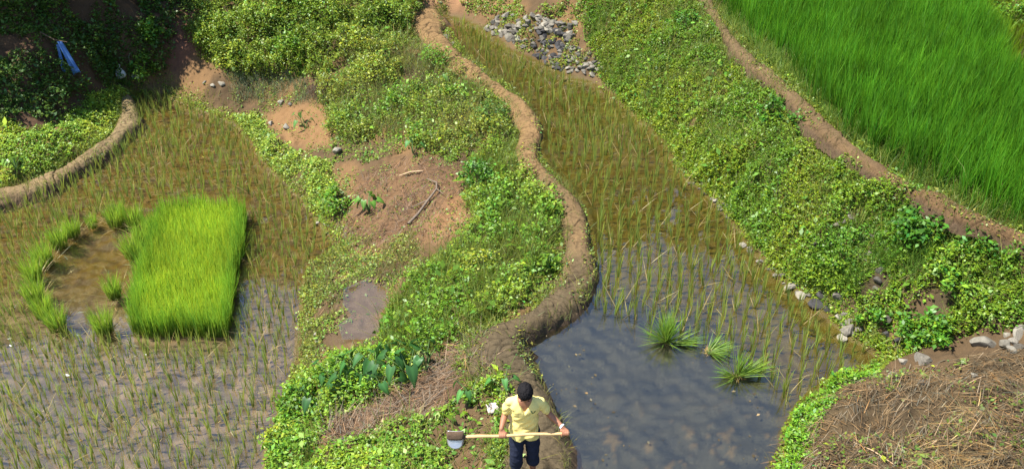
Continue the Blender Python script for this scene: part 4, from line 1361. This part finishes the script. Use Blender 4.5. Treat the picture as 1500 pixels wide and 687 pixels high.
taro(810, 330, 4, .34, .24, 'plant with big glossy leaves against the outer bend of the mud bank', col=(.07, .19, .03), group=None, name='broad_leaf_plant', cat='plant')
taro(25, 250, 5, .3, .24, 'plant with long pale leaves on the small terrace by the curved bank', col=(.12, .22, .04), group=None, name='broad_leaf_plant', cat='plant')


def tree(x, y, zb, h, cr, crz, n, L, col, label, seed, lean=(0, 0), group='trees at the edge of the forest'):
    root = empty('tree', (x, y, zb))
    (V, q, C), ctr = foliage_blob(n, cr, cr, crz, L, col, max(16, n // 110), seed, .22, .12, .35, .55)
    cz = h - crz * .9
    off = np.array((lean[0], lean[1], cz))
    link('crown', np_mesh('crown', V + off, q, M_LEAF, C), root)
    tb = [([(0, 0, -.4), (lean[0] * .3, lean[1] * .3, cz * .5), (lean[0] * .8, lean[1] * .8, cz), (lean[0], lean[1], h * .85)], (.11, .09, .06, .03))]
    for k in range(0, min(len(ctr), 16)):
        e = ctr[k] + off
        s0 = np.array((lean[0] * .6, lean[1] * .6, cz * .75)) * (1 - .25 * R.uniform())
        tb.append(([tuple(s0), tuple((s0 + e) / 2 + np.array((0, 0, .15))), tuple(e)], (.04, .025, .01)))
    link('trunk', tubes_mesh('trunk', tb, M_BARK, 8), root)
    return tag(root, label, 'tree', group)


def tree_at(px, py, dz, **kw):
    p = ground_at(px, py)
    return tree(p[0], p[1], p[2], **kw)


tree_at(20, 5, -.3, h=2.4, cr=1.4, crz=1.1, n=6500, L=.10, col=(.055, .10, .02), label='leafy tree in the upper left corner above the shaded soil', seed=601)
tree_at(140, -20, -.3, h=2.6, cr=1.5, crz=1.1, n=4200, L=.11, col=(.055, .10, .02), label='leafy tree above the hanging blue cloth', seed=602)
tree_at(225, -45, -.3, h=2.0, cr=1.0, crz=.9, n=2400, L=.10, col=(.06, .11, .02), label='small tree at the top just left of the soil gully', seed=603)
tree_at(-170, 10, 0, h=3.0, cr=1.8, crz=1.5, n=4600, L=.12, col=(.05, .09, .02), label='tree at the very left edge over the terrace', seed=604)
tree(-14.3, 21.3, float(zat(-14.3, 21.3)), h=3.4, cr=1.5, crz=1.2, n=5200, L=.11, col=(.05, .09, .02), label='leafy tree added at the left edge to shade the forest corner', seed=606)  # this tree and the next are added to keep the forest corner shaded
tree(-14.6, 23.2, float(zat(-14.6, 23.2)), h=4.2, cr=1.7, crz=1.4, n=5200, L=.11, col=(.05, .09, .02), label='taller leafy tree added farther back to shade the forest corner', seed=607)
for i, (x, y, h) in enumerate([(-16.8, 25.4, 5.0), (-14.6, 27.6, 5.0), (-18.5, 27.0, 7.0), (-20.5, 29.0, 9.0), (-15.5, 30.0, 8.0)]):
    zb = float(zat(x, y)) if X0 < x and y < Y1 else float(outer(np.array([x]), np.array([y]))[0])
    tree(x, y, zb, h, 2.4, 2.0, 4200, .2, (.05, .09, .02), 'tall tree in the forest on the slope above the left paddy', 620 + i, group='forest trees above the left paddy')

# woods on the mountainside beyond
n = 46000
x = R.uniform(-120, 120, n * 2)
y = R.uniform(31, 118, n * 2)
wm = fbm(x * .06, y * .06, 701) + .10 * np.clip((y - 60) / 40, 0, 1)
kx = wm > .49
x, y = x[kx][:n], y[kx][:n]
zb = outer(x, y)
hh = 7 * (.4 + fbm(x * .22, y * .22, 703)) * R.uniform(0, 1, len(x)) ** .6
c = tint(len(x), (.04, .075, .018), .25, .15)
Ls = .95 * np.exp(R.normal(0, .3, len(x)))
V, q, C = leaves(np.stack([x, y, zb + hh], 1), Ls, Ls * .8, .1, .6, None, .6, .1, c)
tag(link('forest', np_mesh('forest', V, q, M_LEAF, C)), 'dense green woods on the mountainside beyond the terraces', 'forest', kind='stuff')


# ------------------------------------------------------------------ small things lying about
def sheet(name, px, py, w, h, mat, label, cat, seed, rot=(0, 0, 0), lift=.03, amp=.12, n=10, group=None):
    p = ground_at(px, py)
    u, v = np.meshgrid(np.linspace(-.5, .5, n), np.linspace(-.5, .5, n))
    e = 1 + .25 * (fbm(u * 3 + seed, v * 3, seed) - .5) * 2
    z = amp * (fbm(u * 4 + seed, v * 4, seed + 2) - .5)
    V = np.stack([u * w * e, v * h * e, z], -1).reshape(-1, 3)
    I = np.arange(n * n).reshape(n, n)
    q = np.stack([I[:-1, :-1], I[:-1, 1:], I[1:, 1:], I[1:, :-1]], -1).reshape(-1, 4)
    o = link(name, np_mesh(name, V, q, mat, None, True), None, p + np.array((0, 0, lift)))
    o.rotation_euler = rot
    s = o.modifiers.new('thickness', 'SOLIDIFY')
    s.thickness = .003
    return tag(o, label, cat, group)


M_WHITE = plain_mat('white plastic', (.72, .72, .70), .5, .12, 12, .1, trans=.2)
M_BLUE = plain_mat('blue cloth', (.10, .22, .52), .85, .2, 25, .2, trans=.15)
M_PAPER = plain_mat('dull paper', (.55, .48, .40), .8, .15, 14, .2)
M_PINK = plain_mat('grey litter', (.45, .42, .38), .8, .2, 14, .2)
# white knotted bag
p = ground_at(178, 117)
bm = bmesh.new()
rings = [(0, .05), (.03, .11), (.10, .13), (.18, .11), (.25, .06), (.29, .025), (.33, .04), (.37, .015)]
vs_ = []
for zz, r in rings:
    ring = []
    for j in range(14):
        a = 2 * PI * j / 14
        rr = r * (1 + .22 * math.sin(a * 3 + zz * 14) + .1 * math.sin(a * 7))
        ring.append(bm.verts.new((rr * math.cos(a) + zz * .06, rr * math.sin(a) * .8, zz * 1.1)))
    vs_.append(ring)
for a_, b_ in zip(vs_[:-1], vs_[1:]):
    for j in range(14):
        bm.faces.new((a_[j], a_[(j + 1) % 14], b_[(j + 1) % 14], b_[j]))
bm.faces.new(vs_[0][::-1])
bm.faces.new(vs_[-1])
me = bpy.data.meshes.new('plastic_bag')
bm.to_mesh(me)
bm.free()
me.materials.append(M_WHITE)
me.polygons.foreach_set('use_smooth', np.ones(len(me.polygons), bool))
tag(link('plastic_bag', me, None, p), 'white plastic bag standing at the end of the curved mud bank', 'bag')
sheet('plastic_sheet', 203, 116, .30, .2, M_PINK, 'crumpled grey sheet on the ground right of the white bag', 'litter', 3, (.35, .2, .4))
sheet('paper_scrap', 722, 604, .17, .15, M_PAPER, 'crumpled whitish scrap in the weeds left of the person', 'litter', 5, (.4, .1, .3), .06)
for i, (px, py, w, lab) in enumerate([(98, 550, .13, 'longest white sliver floating among the seedlings'), (14, 497, .06, 'white fleck farthest left in the left paddy'), (16, 507, .08, 'white fleck just below the farthest left one'),
                                      (46, 512, .06, 'small white fleck near the bottom of the pool arc'), (107, 526, .05, 'tiny white fleck above the white sliver'), (213, 520, .06, 'white fleck in front of the nursery bed')]):
    p = unproj(px, py, ZL)
    bm = bmesh.new()
    bmesh.ops.create_icosphere(bm, subdivisions=2, radius=.5)
    for v in bm.verts:
        v.co.x *= 1 + .3 * v.co.y
        v.co.z += .25 * v.co.x * v.co.x
    me = bpy.data.meshes.new('white_litter')
    bm.to_mesh(me)
    bm.free()
    me.materials.append(M_WHITE)
    o = link('white_litter', me, None, p + np.array((0, 0, .012)))
    o.scale = (w, w * .35, .02)
    o.rotation_euler.z = R.normal(0, .3)
    tag(o, lab, 'litter')

# blue cloth hanging from a branch in the shade
p = ground_at(98, 108)
root = empty('hanging_cloth', p)
tag(root, 'torn blue cloth hanging in two strips from a twig in the shade', 'cloth')
for (x0, x1, ln, w0, w1, sd0) in ((.02, .30, .80, .12, .20, 1), (-.03, -.02, .72, .05, .10, 2)):
    n = 16
    V = []
    for i in range(n):
        t = i / (n - 1)
        cx = x0 + (x1 - x0) * t
        w = w0 + (w1 - w0) * t
        for j in range(7):
            s = j / 6 - .5
            V.append((cx + s * w, .03 * math.sin(j * 2.1 + t * 4 + sd0) - .05 * t, ln * (1 - t) + (-.05 * abs(s) if i == n - 1 else 0) + .06 * s * t))
    I = np.arange(n * 7).reshape(n, 7)
    q = np.stack([I[:-1, :-1], I[:-1, 1:], I[1:, 1:], I[1:, :-1]], -1).reshape(-1, 4)
    o = link('strip', np_mesh('strip', V, q, M_BLUE, None, True), root)
    o.modifiers.new('thickness', 'SOLIDIFY').thickness = .004
link('twig', tubes_mesh('twig', [([(-.5, .25, .95), (-.1, .02, .84), (.25, -.05, .80)], (.02, .014, .008)), ([(-.5, .25, .95), (-.62, .45, .1), (-.66, .5, -.5)], (.02, .03, .04))], M_BARK, 6), root)

# dry branch on the bare slope
p0 = ground_at(598, 330)
pts = [ground_at(a, b) + np.array((0, 0, z_)) for a, b, z_ in ((598, 330, .02), (612, 318, .06), (628, 300, .09), (640, 284, .10), (640, 276, .12), (626, 269, .10))]
o_ = pts[0]
M_DRY = plain_mat('weathered wood', (.15, .115, .085), .85, .35, 25, .4)
M_DRYP = plain_mat('split wood', (.42, .29, .17), .8, .3, 25, .3)
b = link('dry_branch', tubes_mesh('dry_branch', [([tuple(q - o_) for q in pts], (.03, .028, .024, .022, .018, .01)),
                                                  ([tuple(pts[2] - o_), tuple(ground_at(610, 305) - o_ + np.array((0, 0, .06))), tuple(ground_at(588, 312) - o_ + np.array((0, 0, .03)))], (.014, .01, .006)),
                                                  ([tuple(pts[3] - o_), tuple(ground_at(650, 290) - o_ + np.array((0, 0, .08)))], (.012, .005))], M_DRY, 7), None, o_)
tag(b, 'crooked grey branch lying on the bare brown slope', 'branch')
for a_, b_, r_, lab, m_ in (((620, 252), (585, 262), .018, 'pale split stick at the top of the bare slope', M_DRYP), ((548, 632), (562, 618), .022, 'short pale stick on the brown stalks', M_DRYP),
                        ((192, 100), (192, 82), .012, 'thin upright stick in the shade left of the gully', M_DRY), ((1250, 650), (1310, 690), .008, 'long thin stalk lying across the straw mound', M_DRYP),
                        ((1410, 568), (1440, 556), .008, 'bent dry stalk near the pale stone on the mound', M_DRYP)):
    A, B = ground_at(*a_), ground_at(*b_)
    B = B + np.array((0, 0, .05))
    md = (B - A) * .5 + R.normal(0, .02, 3) + np.array((0, 0, .03))
    tag(link('stick', tubes_mesh('stick', [([(0, 0, 0), tuple(md), tuple(B - A)], (r_, r_ * .9, r_ * .6))], m_, 7), None, A + np.array((0, 0, .02))), lab, 'stick')


# ------------------------------------------------------------------ the person with the hoe
from mathutils import noise as mnoise


def cap(bm, a, b, ra, rb, seg=14, flat=None):
    """tapered limb with round ends from a to b"""
    a, b = Vector(a), Vector(b)
    ax = (b - a)
    ln = ax.length
    q = ax.to_track_quat('Z', 'Y').to_matrix().to_4x4()
    prev = None
    rows_ = []
    for t in np.linspace(-PI / 2, 0, 5):
        rows_.append((ra * math.sin(t), ra * math.cos(t)))
    for t in np.linspace(0, PI / 2, 5):
        rows_.append((ln + rb * math.sin(t), rb * math.cos(t)))
    M = Matrix.Translation(a) @ q
    for z, r in rows_:
        ring = [bm.verts.new(M @ Vector((max(r, .0008) * math.cos(2 * PI * j / seg), max(r, .0008) * math.sin(2 * PI * j / seg), z))) for j in range(seg)]
        if prev:
            for j in range(seg):
                bm.faces.new((prev[j], prev[(j + 1) % seg], ring[(j + 1) % seg], ring[j]))
        else:
            bm.faces.new(ring[::-1])
        prev = ring
    bm.faces.new(prev)


def ell(bm, c, r, rot=None):
    M = Matrix.Translation(Vector(c)) @ (rot.to_4x4() if rot else Matrix.Identity(4)) @ Matrix.Diagonal((r[0], r[1], r[2], 1))
    bmesh.ops.create_uvsphere(bm, u_segments=20, v_segments=14, radius=1, matrix=M)


def loft(bm, rings, seg=28, p=2.3):
    prev = None
    for (cx, cy, cz, rx, ry) in rings:
        ring = []
        for j in range(seg):
            a = 2 * PI * j / seg
            ca, sa = math.cos(a), math.sin(a)
            ring.append(bm.verts.new((cx + rx * math.copysign(abs(ca) ** (2 / p), ca), cy + ry * math.copysign(abs(sa) ** (2 / p), sa), cz)))
        if prev:
            for j in range(seg):
                bm.faces.new((prev[j], prev[(j + 1) % seg], ring[(j + 1) % seg], ring[j]))
        else:
            bm.faces.new(ring[::-1])
        prev = ring
    bm.faces.new(prev)


def fuse(name, bm, voxel, smooth=2):
    """one continuous surface out of the overlapping limbs"""
    me = bpy.data.meshes.new(name)
    bm.to_mesh(me)
    bm.free()
    o = bpy.data.objects.new(name, me)
    COL.objects.link(o)
    m = o.modifiers.new('fuse', 'REMESH')
    m.mode = 'VOXEL'
    m.voxel_size = voxel
    s = o.modifiers.new('smooth', 'SMOOTH')
    s.factor, s.iterations = .5, smooth
    dg = bpy.context.evaluated_depsgraph_get()
    me2 = bpy.data.meshes.new_from_object(o.evaluated_get(dg))
    bpy.data.objects.remove(o)
    me2.name = name
    me2.polygons.foreach_set('use_smooth', np.ones(len(me2.polygons), bool))
    return me2


M_SKIN = plain_mat('skin', (.30, .135, .075), .55, .12, 18, .05, .35)
M_SHIRT = plain_mat('yellow cotton', (.84, .70, .25), .9, .03, 14, .0, .1, trans=.08)
M_TROU = plain_mat('navy cloth', (.018, .022, .042), .9, .25, 40, .15, .15)
M_HAIR = plain_mat('black hair', (.009, .008, .009), .75, .3, 60, .3, .15)
M_DARK = plain_mat('dark green print', (.03, .10, .05), .8, .1, 40, 0)
M_WATCH = plain_mat('pale watch strap', (.70, .70, .72), .35, .1, 40, 0)
M_EYE = plain_mat('dark eye', (.015, .01, .008), .2, .1, 40, 0)
M_LIP = plain_mat('lips', (.20, .07, .055), .5, .1, 40, 0)
M_HANDLE = plain_mat('pale wooden handle', (.56, .37, .17), .6, .18, 22, .15)
M_STEEL = plain_mat('worn steel', (.45, .46, .48), .38, .2, 14, .15, .5, .75)
M_MUDC = plain_mat('dried mud', (.10, .065, .04), .95, .35, 25, .5)

PX_, PY_ = .148, 7.93
bv = BVHTree.FromObject([o for o in bpy.data.objects if o.name == 'mud_bund'][0], bpy.context.evaluated_depsgraph_get())
hit = bv.ray_cast(Vector((PX_, PY_ - .05, 3)), Vector((0, 0, -1)))
PZ_ = hit[0].z if hit[0] else .2
person = empty('person', (PX_, PY_, PZ_))
PS = 1.04
person.scale = (PS, PS, PS)
tag(person, 'person in a yellow V-neck T-shirt and rolled dark trousers walking head bowed with a hoe', 'person')

HA = Vector((-.70, -.205, .945))
HB = Vector((.50, -.200, 1.005))
hx_ = (HB - HA).normalized()


def on_handle(x):
    t = (x - HA.x) / (HB.x - HA.x)
    return HA + (HB - HA) * t


bm = bmesh.new()
loft(bm, [(0, .01, .80, .11, .08), (0, .01, .88, .135, .085), (0, .0, 1.0, .115, .07), (0, -.015, 1.14, .125, .078), (0, -.03, 1.26, .145, .095), (0, -.04, 1.34, .135, .085), (0, -.05, 1.40, .085, .07)])
cap(bm, (0, -.055, 1.38), (0, -.10, 1.50), .056, .052)
ha = math.radians(57)
hup, hf = Vector((0, -math.sin(ha), math.cos(ha))), Vector((0, -math.cos(ha), -math.sin(ha)))
hc = Vector((0, -.135, 1.545))
hrot = Matrix((Vector((1, 0, 0)), -hf, hup)).transposed()
ell(bm, hc + hup * .02 - hf * .01, (.076, .094, .098), hrot)
ell(bm, hc - hup * .05 + hf * .025, (.058, .062, .062), hrot)       # jaw
ell(bm, hc - hup * .098 + hf * .052, (.026, .022, .020), hrot)      # chin
cap(bm, hc + hf * .082 + hup * .005, hc + hf * .105 - hup * .030, .009, .014)   # nose
for s in (-1, 1):
    ell(bm, hc + Vector((s * .078, 0, 0)) - hup * .01 - hf * .005, (.012, .02, .03), hrot)
    cap(bm, hc + Vector((s * .015, 0, 0)) + hf * .088 + hup * .022, hc + Vector((s * .05, 0, 0)) + hf * .068 + hup * .022, .009, .008)   # brow
    cap(bm, (s * .07, -.04, 1.345), (s * .16, -.035, 1.312), .042, .040)        # shoulder
ARM = {-1: ((-.168, -.035, 1.318), (-.222, .01, 1.085), (-.262, -.155, 1.025), -.25), 1: ((.168, -.035, 1.318), (.268, -.0, 1.11), (.425, -.150, 1.045), .452)}
for s, (sh, el, wr, hxp) in ARM.items():
    cap(bm, sh, el, .041, .038)
    md = Vector(el).lerp(Vector(wr), .35)
    cap(bm, el, md, .038, .038)
    cap(bm, md, wr, .038, .025)
    hp = on_handle(hxp)
    r0 = .0265
    kn = []
    for i, dx in enumerate((-.033, -.011, .011, .033)):
        lnf = (.9, 1.0, 1.05, .95)[i] if s > 0 else (.95, 1.05, 1.0, .9)[i]
        pts = []
        for th in np.linspace(135, 135 - 235 * lnf, 9):
            t_ = math.radians(th)
            pts.append(hp + Vector((dx, -r0 * math.cos(t_), r0 * math.sin(t_))))
        kn.append(pts[0])
        rf = (.0078, .0088, .0090, .0085)[i if s > 0 else 3 - i]
        for a_, b_ in zip(pts[:-1], pts[1:]):
            cap(bm, a_, b_, rf, rf * .985, 8)
    wv = Vector(wr)
    for p_ in kn:
        cap(bm, wv.lerp(p_, .15), p_, .017, .0115, 10)
    inn = -s                              # thumb side: towards the body's middle
    tb = wv.lerp(hp, .35) + Vector((inn * .026, 0, 0))
    tp = [tb, hp + Vector((inn * .050, .018, .012)), hp + Vector((inn * .052, .004, -.024)), hp + Vector((inn * .040, -.020, -.024))]
    for a_, b_, ra_ in zip(tp[:-1], tp[1:], (.013, .0105, .0095)):
        cap(bm, a_, b_, ra_, ra_ * .88, 10)
LEG = {-1: ((-.085, .005, .86), (-.095, -.05, .47), (-.095, .05, .085)), 1: ((.085, .005, .86), (.10, .02, .46), (.105, .10, .085))}
for s, (hip, kne, ank) in LEG.items():
    cap(bm, hip, kne, .082, .056)
    cv = Vector(kne).lerp(Vector(ank), .3) + Vector((0, .015, 0))
    cap(bm, kne, cv, .053, .054)
    cap(bm, cv, ank, .053, .034)
    a_ = Vector(ank)
    cap(bm, a_ + Vector((0, .035, -.045)), a_ + Vector((s * .015, -.13, -.058)), .032, .026)
    cap(bm, a_ + Vector((s * .008, -.06, -.052)), a_ + Vector((s * .02, -.165, -.064)), .040, .018)
body_me = fuse('body', bm, .0055, 2)
body_me.materials.clear()
body_me.materials.append(M_SKIN)
link('body', body_me, person)

# T-shirt
bm = bmesh.new()
loft(bm, [(0, .0, .790, .166, .126), (0, .0, .86, .168, .128), (0, -.005, .98, .150, .116), (0, -.02, 1.12, .156, .118), (0, -.035, 1.26, .172, .124), (0, -.04, 1.335, .155, .105), (0, -.05, 1.405, .09, .08)])
for s in (-1, 1):
    sh, el = Vector(ARM[s][0]), Vector(ARM[s][1])
    cap(bm, (s * .08, -.042, 1.35), sh, .054, .053)
    cap(bm, sh, sh.lerp(el, .62), .053, .057)
    e_ = sh.lerp(el, .80)
    loftm = sh.lerp(el, .60)
    cap(bm, loftm, e_, .054, .048)
sm = fuse('shirt', bm, .008, 3)
sm.materials.clear()
sm.materials.append(M_SHIRT)
SN = [v.normal.copy() for v in sm.vertices]
for v in sm.vertices:
    x, y, z = v.co
    nz = SN[v.index]
    # soft folds: pulled towards the waist on one side, loose at the hem
    f = mnoise.noise(Vector((x * 9 + z * 7, y * 6, z * 5))) * .017 + mnoise.noise(Vector((x * 16 - z * 14, y * 9, z * 12 + 4))) * .012
    f *= 1.2 - .6 * max(0, min(1, (z - 1.1) / .25))
    v.co += nz * f
    if z < .86:
        v.co.z += .012 * math.sin(x * 22) + .006 * math.sin(x * 47 + 1)
    if y < -.06 and z > 1.225:
        wv_ = (z - 1.235) * .50
        if abs(x) < wv_:
            v.co.y += min(.05, (wv_ - abs(x)) * 3.2)
            v.co.z -= min(.02, max(0, wv_ - abs(x)))
    if z > 1.385:
        d_ = math.hypot(x, (y + .06))
        v.co.z -= max(0, .085 - d_) * 1.2
shirt = link('shirt', sm, person)
# trousers rolled up to the calf
bm = bmesh.new()
loft(bm, [(0, .008, .77, .148, .105), (0, .008, .84, .156, .112), (0, .005, .93, .130, .095), (0, .0, .99, .115, .08)])
for s, (hip, kne, ank) in LEG.items():
    h_, k_, a_ = Vector(hip), Vector(kne), Vector(ank)
    cap(bm, h_ + Vector((0, 0, -.02)), k_, .096, .078)
    e_ = k_.lerp(a_, .36)
    cap(bm, k_, e_, .076, .078)
    cap(bm, k_.lerp(a_, .30), k_.lerp(a_, .40), .082, .080)     # rolled hem
tm = fuse('trousers', bm, .009, 3)
tm.materials.clear()
tm.materials.append(M_TROU)
TN = [v.normal.copy() for v in tm.vertices]
for v in tm.vertices:
    x, y, z = v.co
    v.co += TN[v.index] * (mnoise.noise(Vector((x * 8, y * 8, z * 14))) * .010 + mnoise.noise(Vector((x * 18, y * 18, z * 24))) * .005)
link('trousers', tm, person)
# hair
bm = bmesh.new()
bmesh.ops.create_icosphere(bm, subdivisions=5, radius=1)
for v in bm.verts:
    d = v.co.normalized()
    up, fr, sd2 = d.z, -d.y, d.x
    r = Vector((d.x * .086, d.y * .108, d.z * .108))
    face = sstep(.30, .62, np.array(fr - max(0, up) * .75))
    low = sstep(-.35, -.75, np.array(up))
    k_ = 1 - .30 * float(face) - .25 * float(low)
    ns = mnoise.noise(Vector((d.x * 9, d.y * 5, d.z * 5))) * .07 + mnoise.noise(Vector((d.x * 24, d.y * 9, d.z * 9))) * .10
    v.co = hc + hup * .022 - hf * .012 + Vector((r.x, 0, 0)) * (k_ + ns) - hf * r.y * (k_ + ns) + hup * r.z * (k_ + ns)
hm = bpy.data.meshes.new('hair')
bm.to_mesh(hm)
bm.free()
hm.polygons.foreach_set('use_smooth', np.ones(len(hm.polygons), bool))
hm.materials.append(M_HAIR)
link('hair', hm, person)


def small_ell(name, c, r, mat, rot, parent):
    b_ = bmesh.new()
    ell(b_, c, r, rot)
    m_ = bpy.data.meshes.new(name)
    b_.to_mesh(m_)
    b_.free()
    m_.polygons.foreach_set('use_smooth', np.ones(len(m_.polygons), bool))
    m_.materials.append(mat)
    return link(name, m_, parent)


for s in (-1, 1):
    small_ell('eye', hc + Vector((s * .031, 0, 0)) + hf * .077 + hup * .003, (.013, .008, .006), M_EYE, hrot, person)
    small_ell('eyebrow', hc + Vector((s * .034, 0, 0)) + hf * .085 + hup * .024, (.019, .006, .004), M_HAIR, hrot, person)
small_ell('mouth', hc + hf * .085 - hup * .062, (.023, .007, .007), M_LIP, hrot, person)
# pale watch on the wrist at the free end of the handle
wr, el = Vector(ARM[1][2]), Vector(ARM[1][1])
ax = (wr - el).normalized()
bm = bmesh.new()
q = ax.to_track_quat('Z', 'Y').to_matrix().to_4x4()
prev = None
ringz = [(-.011, .0305), (-.009, .034), (.009, .0335), (.011, .030)]
M_ = Matrix.Translation(wr - ax * .012) @ q
rr_ = [[bm.verts.new(M_ @ Vector((r * math.cos(2 * PI * j / 20), r * math.sin(2 * PI * j / 20), z))) for j in range(20)] for z, r in ringz]
for a_, b_ in zip(rr_, rr_[1:] + rr_[:1]):
    for j in range(20):
        bm.faces.new((a_[j], a_[(j + 1) % 20], b_[(j + 1) % 20], b_[j]))
wm = bpy.data.meshes.new('watch')
bm.to_mesh(wm)
bm.free()
wm.materials.append(M_WATCH)
link('watch', wm, person)
# green leaf-like V printed on the chest
sb = BVHTree.FromPolygons([v.co for v in sm.vertices], [p.vertices for p in sm.polygons])


def on_chest(x, z):
    h_ = sb.ray_cast(Vector((x, -1, z)), Vector((0, 1, 0)))
    return (h_[0] + h_[1] * .003) if h_[0] else Vector((x, -.16, z))


bm = bmesh.new()
ex, ez = .088, 1.262
for pl in ([(-.026, .026), (-.010, .027), (.004, -.012), (.000, -.028), (-.006, -.018)], [(.002, -.026), (.006, -.004), (.018, .018), (.034, .026), (.024, .004), (.012, -.014)]):
    c_ = Vector((sum(p[0] for p in pl) / len(pl), sum(p[1] for p in pl) / len(pl)))
    vs2 = [bm.verts.new(on_chest(ex + a_, ez + b_)) for a_, b_ in pl]
    cc_ = bm.verts.new(on_chest(ex + c_[0], ez + c_[1]))
    for j in range(len(vs2)):
        bm.faces.new((vs2[j], vs2[(j + 1) % len(vs2)], cc_))
em = bpy.data.meshes.new('emblem')
bm.to_mesh(em)
bm.free()
em.materials.append(M_DARK)
link('emblem', em, shirt)

# hoe
hoe = empty('hoe', person.location)
hoe.scale = person.scale
tag(hoe, 'long handled hoe with a muddy broad blade held level in both hands', 'hoe')
n_ = 14
path = [tuple(HA + (HB - HA) * (i / n_) + Vector((0, 0, .006 * math.sin(i * .9)))) for i in range(n_ + 1)]
link('handle', tubes_mesh('handle', [(path, [0.0185 + .0025 * (i < 3) - .0015 * (i / n_) for i in range(n_ + 1)])], M_HANDLE, 12), hoe)
link('socket', tubes_mesh('socket', [([tuple(HA + hx_ * -.05), tuple(HA + hx_ * -.02), tuple(HA + hx_ * .06)], (.026, .028, .021))], M_MUDC, 12), hoe)


def blade_mesh(name, rows_, mat, thick):
    bm = bmesh.new()
    prev = None
    nw = 9
    allv = []
    for (z, w, yo) in rows_:
        ring = []
        for j in range(nw):
            s_ = j / (nw - 1) - .5
            ring.append(bm.verts.new(HA + Vector((-.075 + s_ * w, yo - .02 + .03 * s_ * s_, z))))
        if prev:
            for j in range(nw - 1):
                bm.faces.new((prev[j], prev[j + 1], ring[j + 1], ring[j]))
        prev = ring
    m_ = bpy.data.meshes.new(name)
    bm.to_mesh(m_)
    bm.free()
    m_.polygons.foreach_set('use_smooth', np.ones(len(m_.polygons), bool))
    m_.materials.append(mat)
    o = link(name, m_, hoe)
    s_ = o.modifiers.new('thickness', 'SOLIDIFY')
    s_.thickness = thick
    return o


blade_mesh('blade', [(.085, .185, .03), (.04, .19, .012), (0, .19, 0), (-.04, .185, -.015), (-.075, .165, -.035), (-.095, .12, -.05), (-.105, .06, -.058)], M_STEEL, .004)
blade_mesh('mud_crust', [(.088, .188, .022), (.04, .194, .004), (.01, .19, -.006), (-.012, .14, -.012)], M_MUDC, .012)


# ------------------------------------------------------------------ daylight
SUN_EL, SUN_AZ = math.radians(61), math.radians(189)      # azimuth counted from +X towards +Y
sd_ = Vector((math.cos(SUN_EL) * math.cos(SUN_AZ), math.cos(SUN_EL) * math.sin(SUN_AZ), math.sin(SUN_EL)))
sl = bpy.data.lights.new('sun', 'SUN')
sl.energy, sl.angle, sl.color = 4.6, math.radians(.5), (1, .95, .86)
so = bpy.data.objects.new('sun', sl)
COL.objects.link(so)
sl.energy = 5.0
so.rotation_euler = sd_.to_track_quat('Z', 'Y').to_euler()
wd = bpy.data.worlds.new('World')
scene.world = wd
wd.use_nodes = True
nt = wd.node_tree
nt.nodes.clear()
L = nt.links
wo = nt.nodes.new('ShaderNodeOutputWorld')
sky = nt.nodes.new('ShaderNodeTexSky')
sky.sky_type = 'NISHITA'
sky.sun_disc = False
sky.air_density, sky.dust_density, sky.ozone_density = 1.0, .3, 3.0
sky.sun_elevation = SUN_EL
sky.sun_rotation = PI / 2 - SUN_AZ
bg = N(nt, 'Background', _Strength=.115)
L.new(sky.outputs[0], bg.inputs[0])
tc = N(nt, 'TexCoord')
mp = N(nt, 'Mapping')
mp.inputs['Scale'].default_value = (1, 1, 2.2)
L.new(tc.outputs['Generated'], mp.inputs['Vector'])
cn = N(nt, 'TexNoise', _Scale=2.6, _Detail=8.0, _Roughness=.6)
L.new(mp.outputs[0], cn.inputs['Vector'])
sx = N(nt, 'SeparateXYZ')
L.new(tc.outputs['Generated'], sx.inputs[0])
lx = N(nt, 'MapRange')          # more cloud towards the west
for k_, v_ in zip(('From Min', 'From Max', 'To Min', 'To Max'), (-.6, -.15, .08, -.24)):
    lx.inputs[k_].default_value = v_
L.new(sx.outputs['X'], lx.inputs['Value'])
ad = N(nt, 'Math', operation='ADD')
L.new(cn.outputs[0], ad.inputs[0])
L.new(lx.outputs[0], ad.inputs[1])
cr_ = N(nt, 'MapRange')
for k_, v_ in zip(('From Min', 'From Max', 'To Min', 'To Max'), (.54, .72, 0, .9)):
    cr_.inputs[k_].default_value = v_
L.new(ad.outputs[0], cr_.inputs['Value'])
bc = N(nt, 'Background', _Color=(1, .97, .94, 1), _Strength=.75)
ms = N(nt, 'MixShader')
L.new(cr_.outputs[0], ms.inputs[0])
L.new(bg.outputs[0], ms.inputs[1])
L.new(bc.outputs[0], ms.inputs[2])
L.new(ms.outputs[0], wo.inputs[0])

vs = scene.view_settings
vs.view_transform = 'Standard'
vs.look = 'None'
vs.exposure = 1.15
vs.gamma = 1.0
vs.use_curve_mapping = False
scene.cycles.use_denoising = True
scene.cycles.denoising_prefilter = 'ACCURATE'
scene.cycles.denoising_input_passes = 'RGB_ALBEDO_NORMAL'
scene.cycles.use_adaptive_sampling = False
scene.cycles.max_bounces = 8
scene.cycles.transparent_max_bounces = 12
scene.cycles.caustics_reflective = False
scene.cycles.caustics_refractive = False
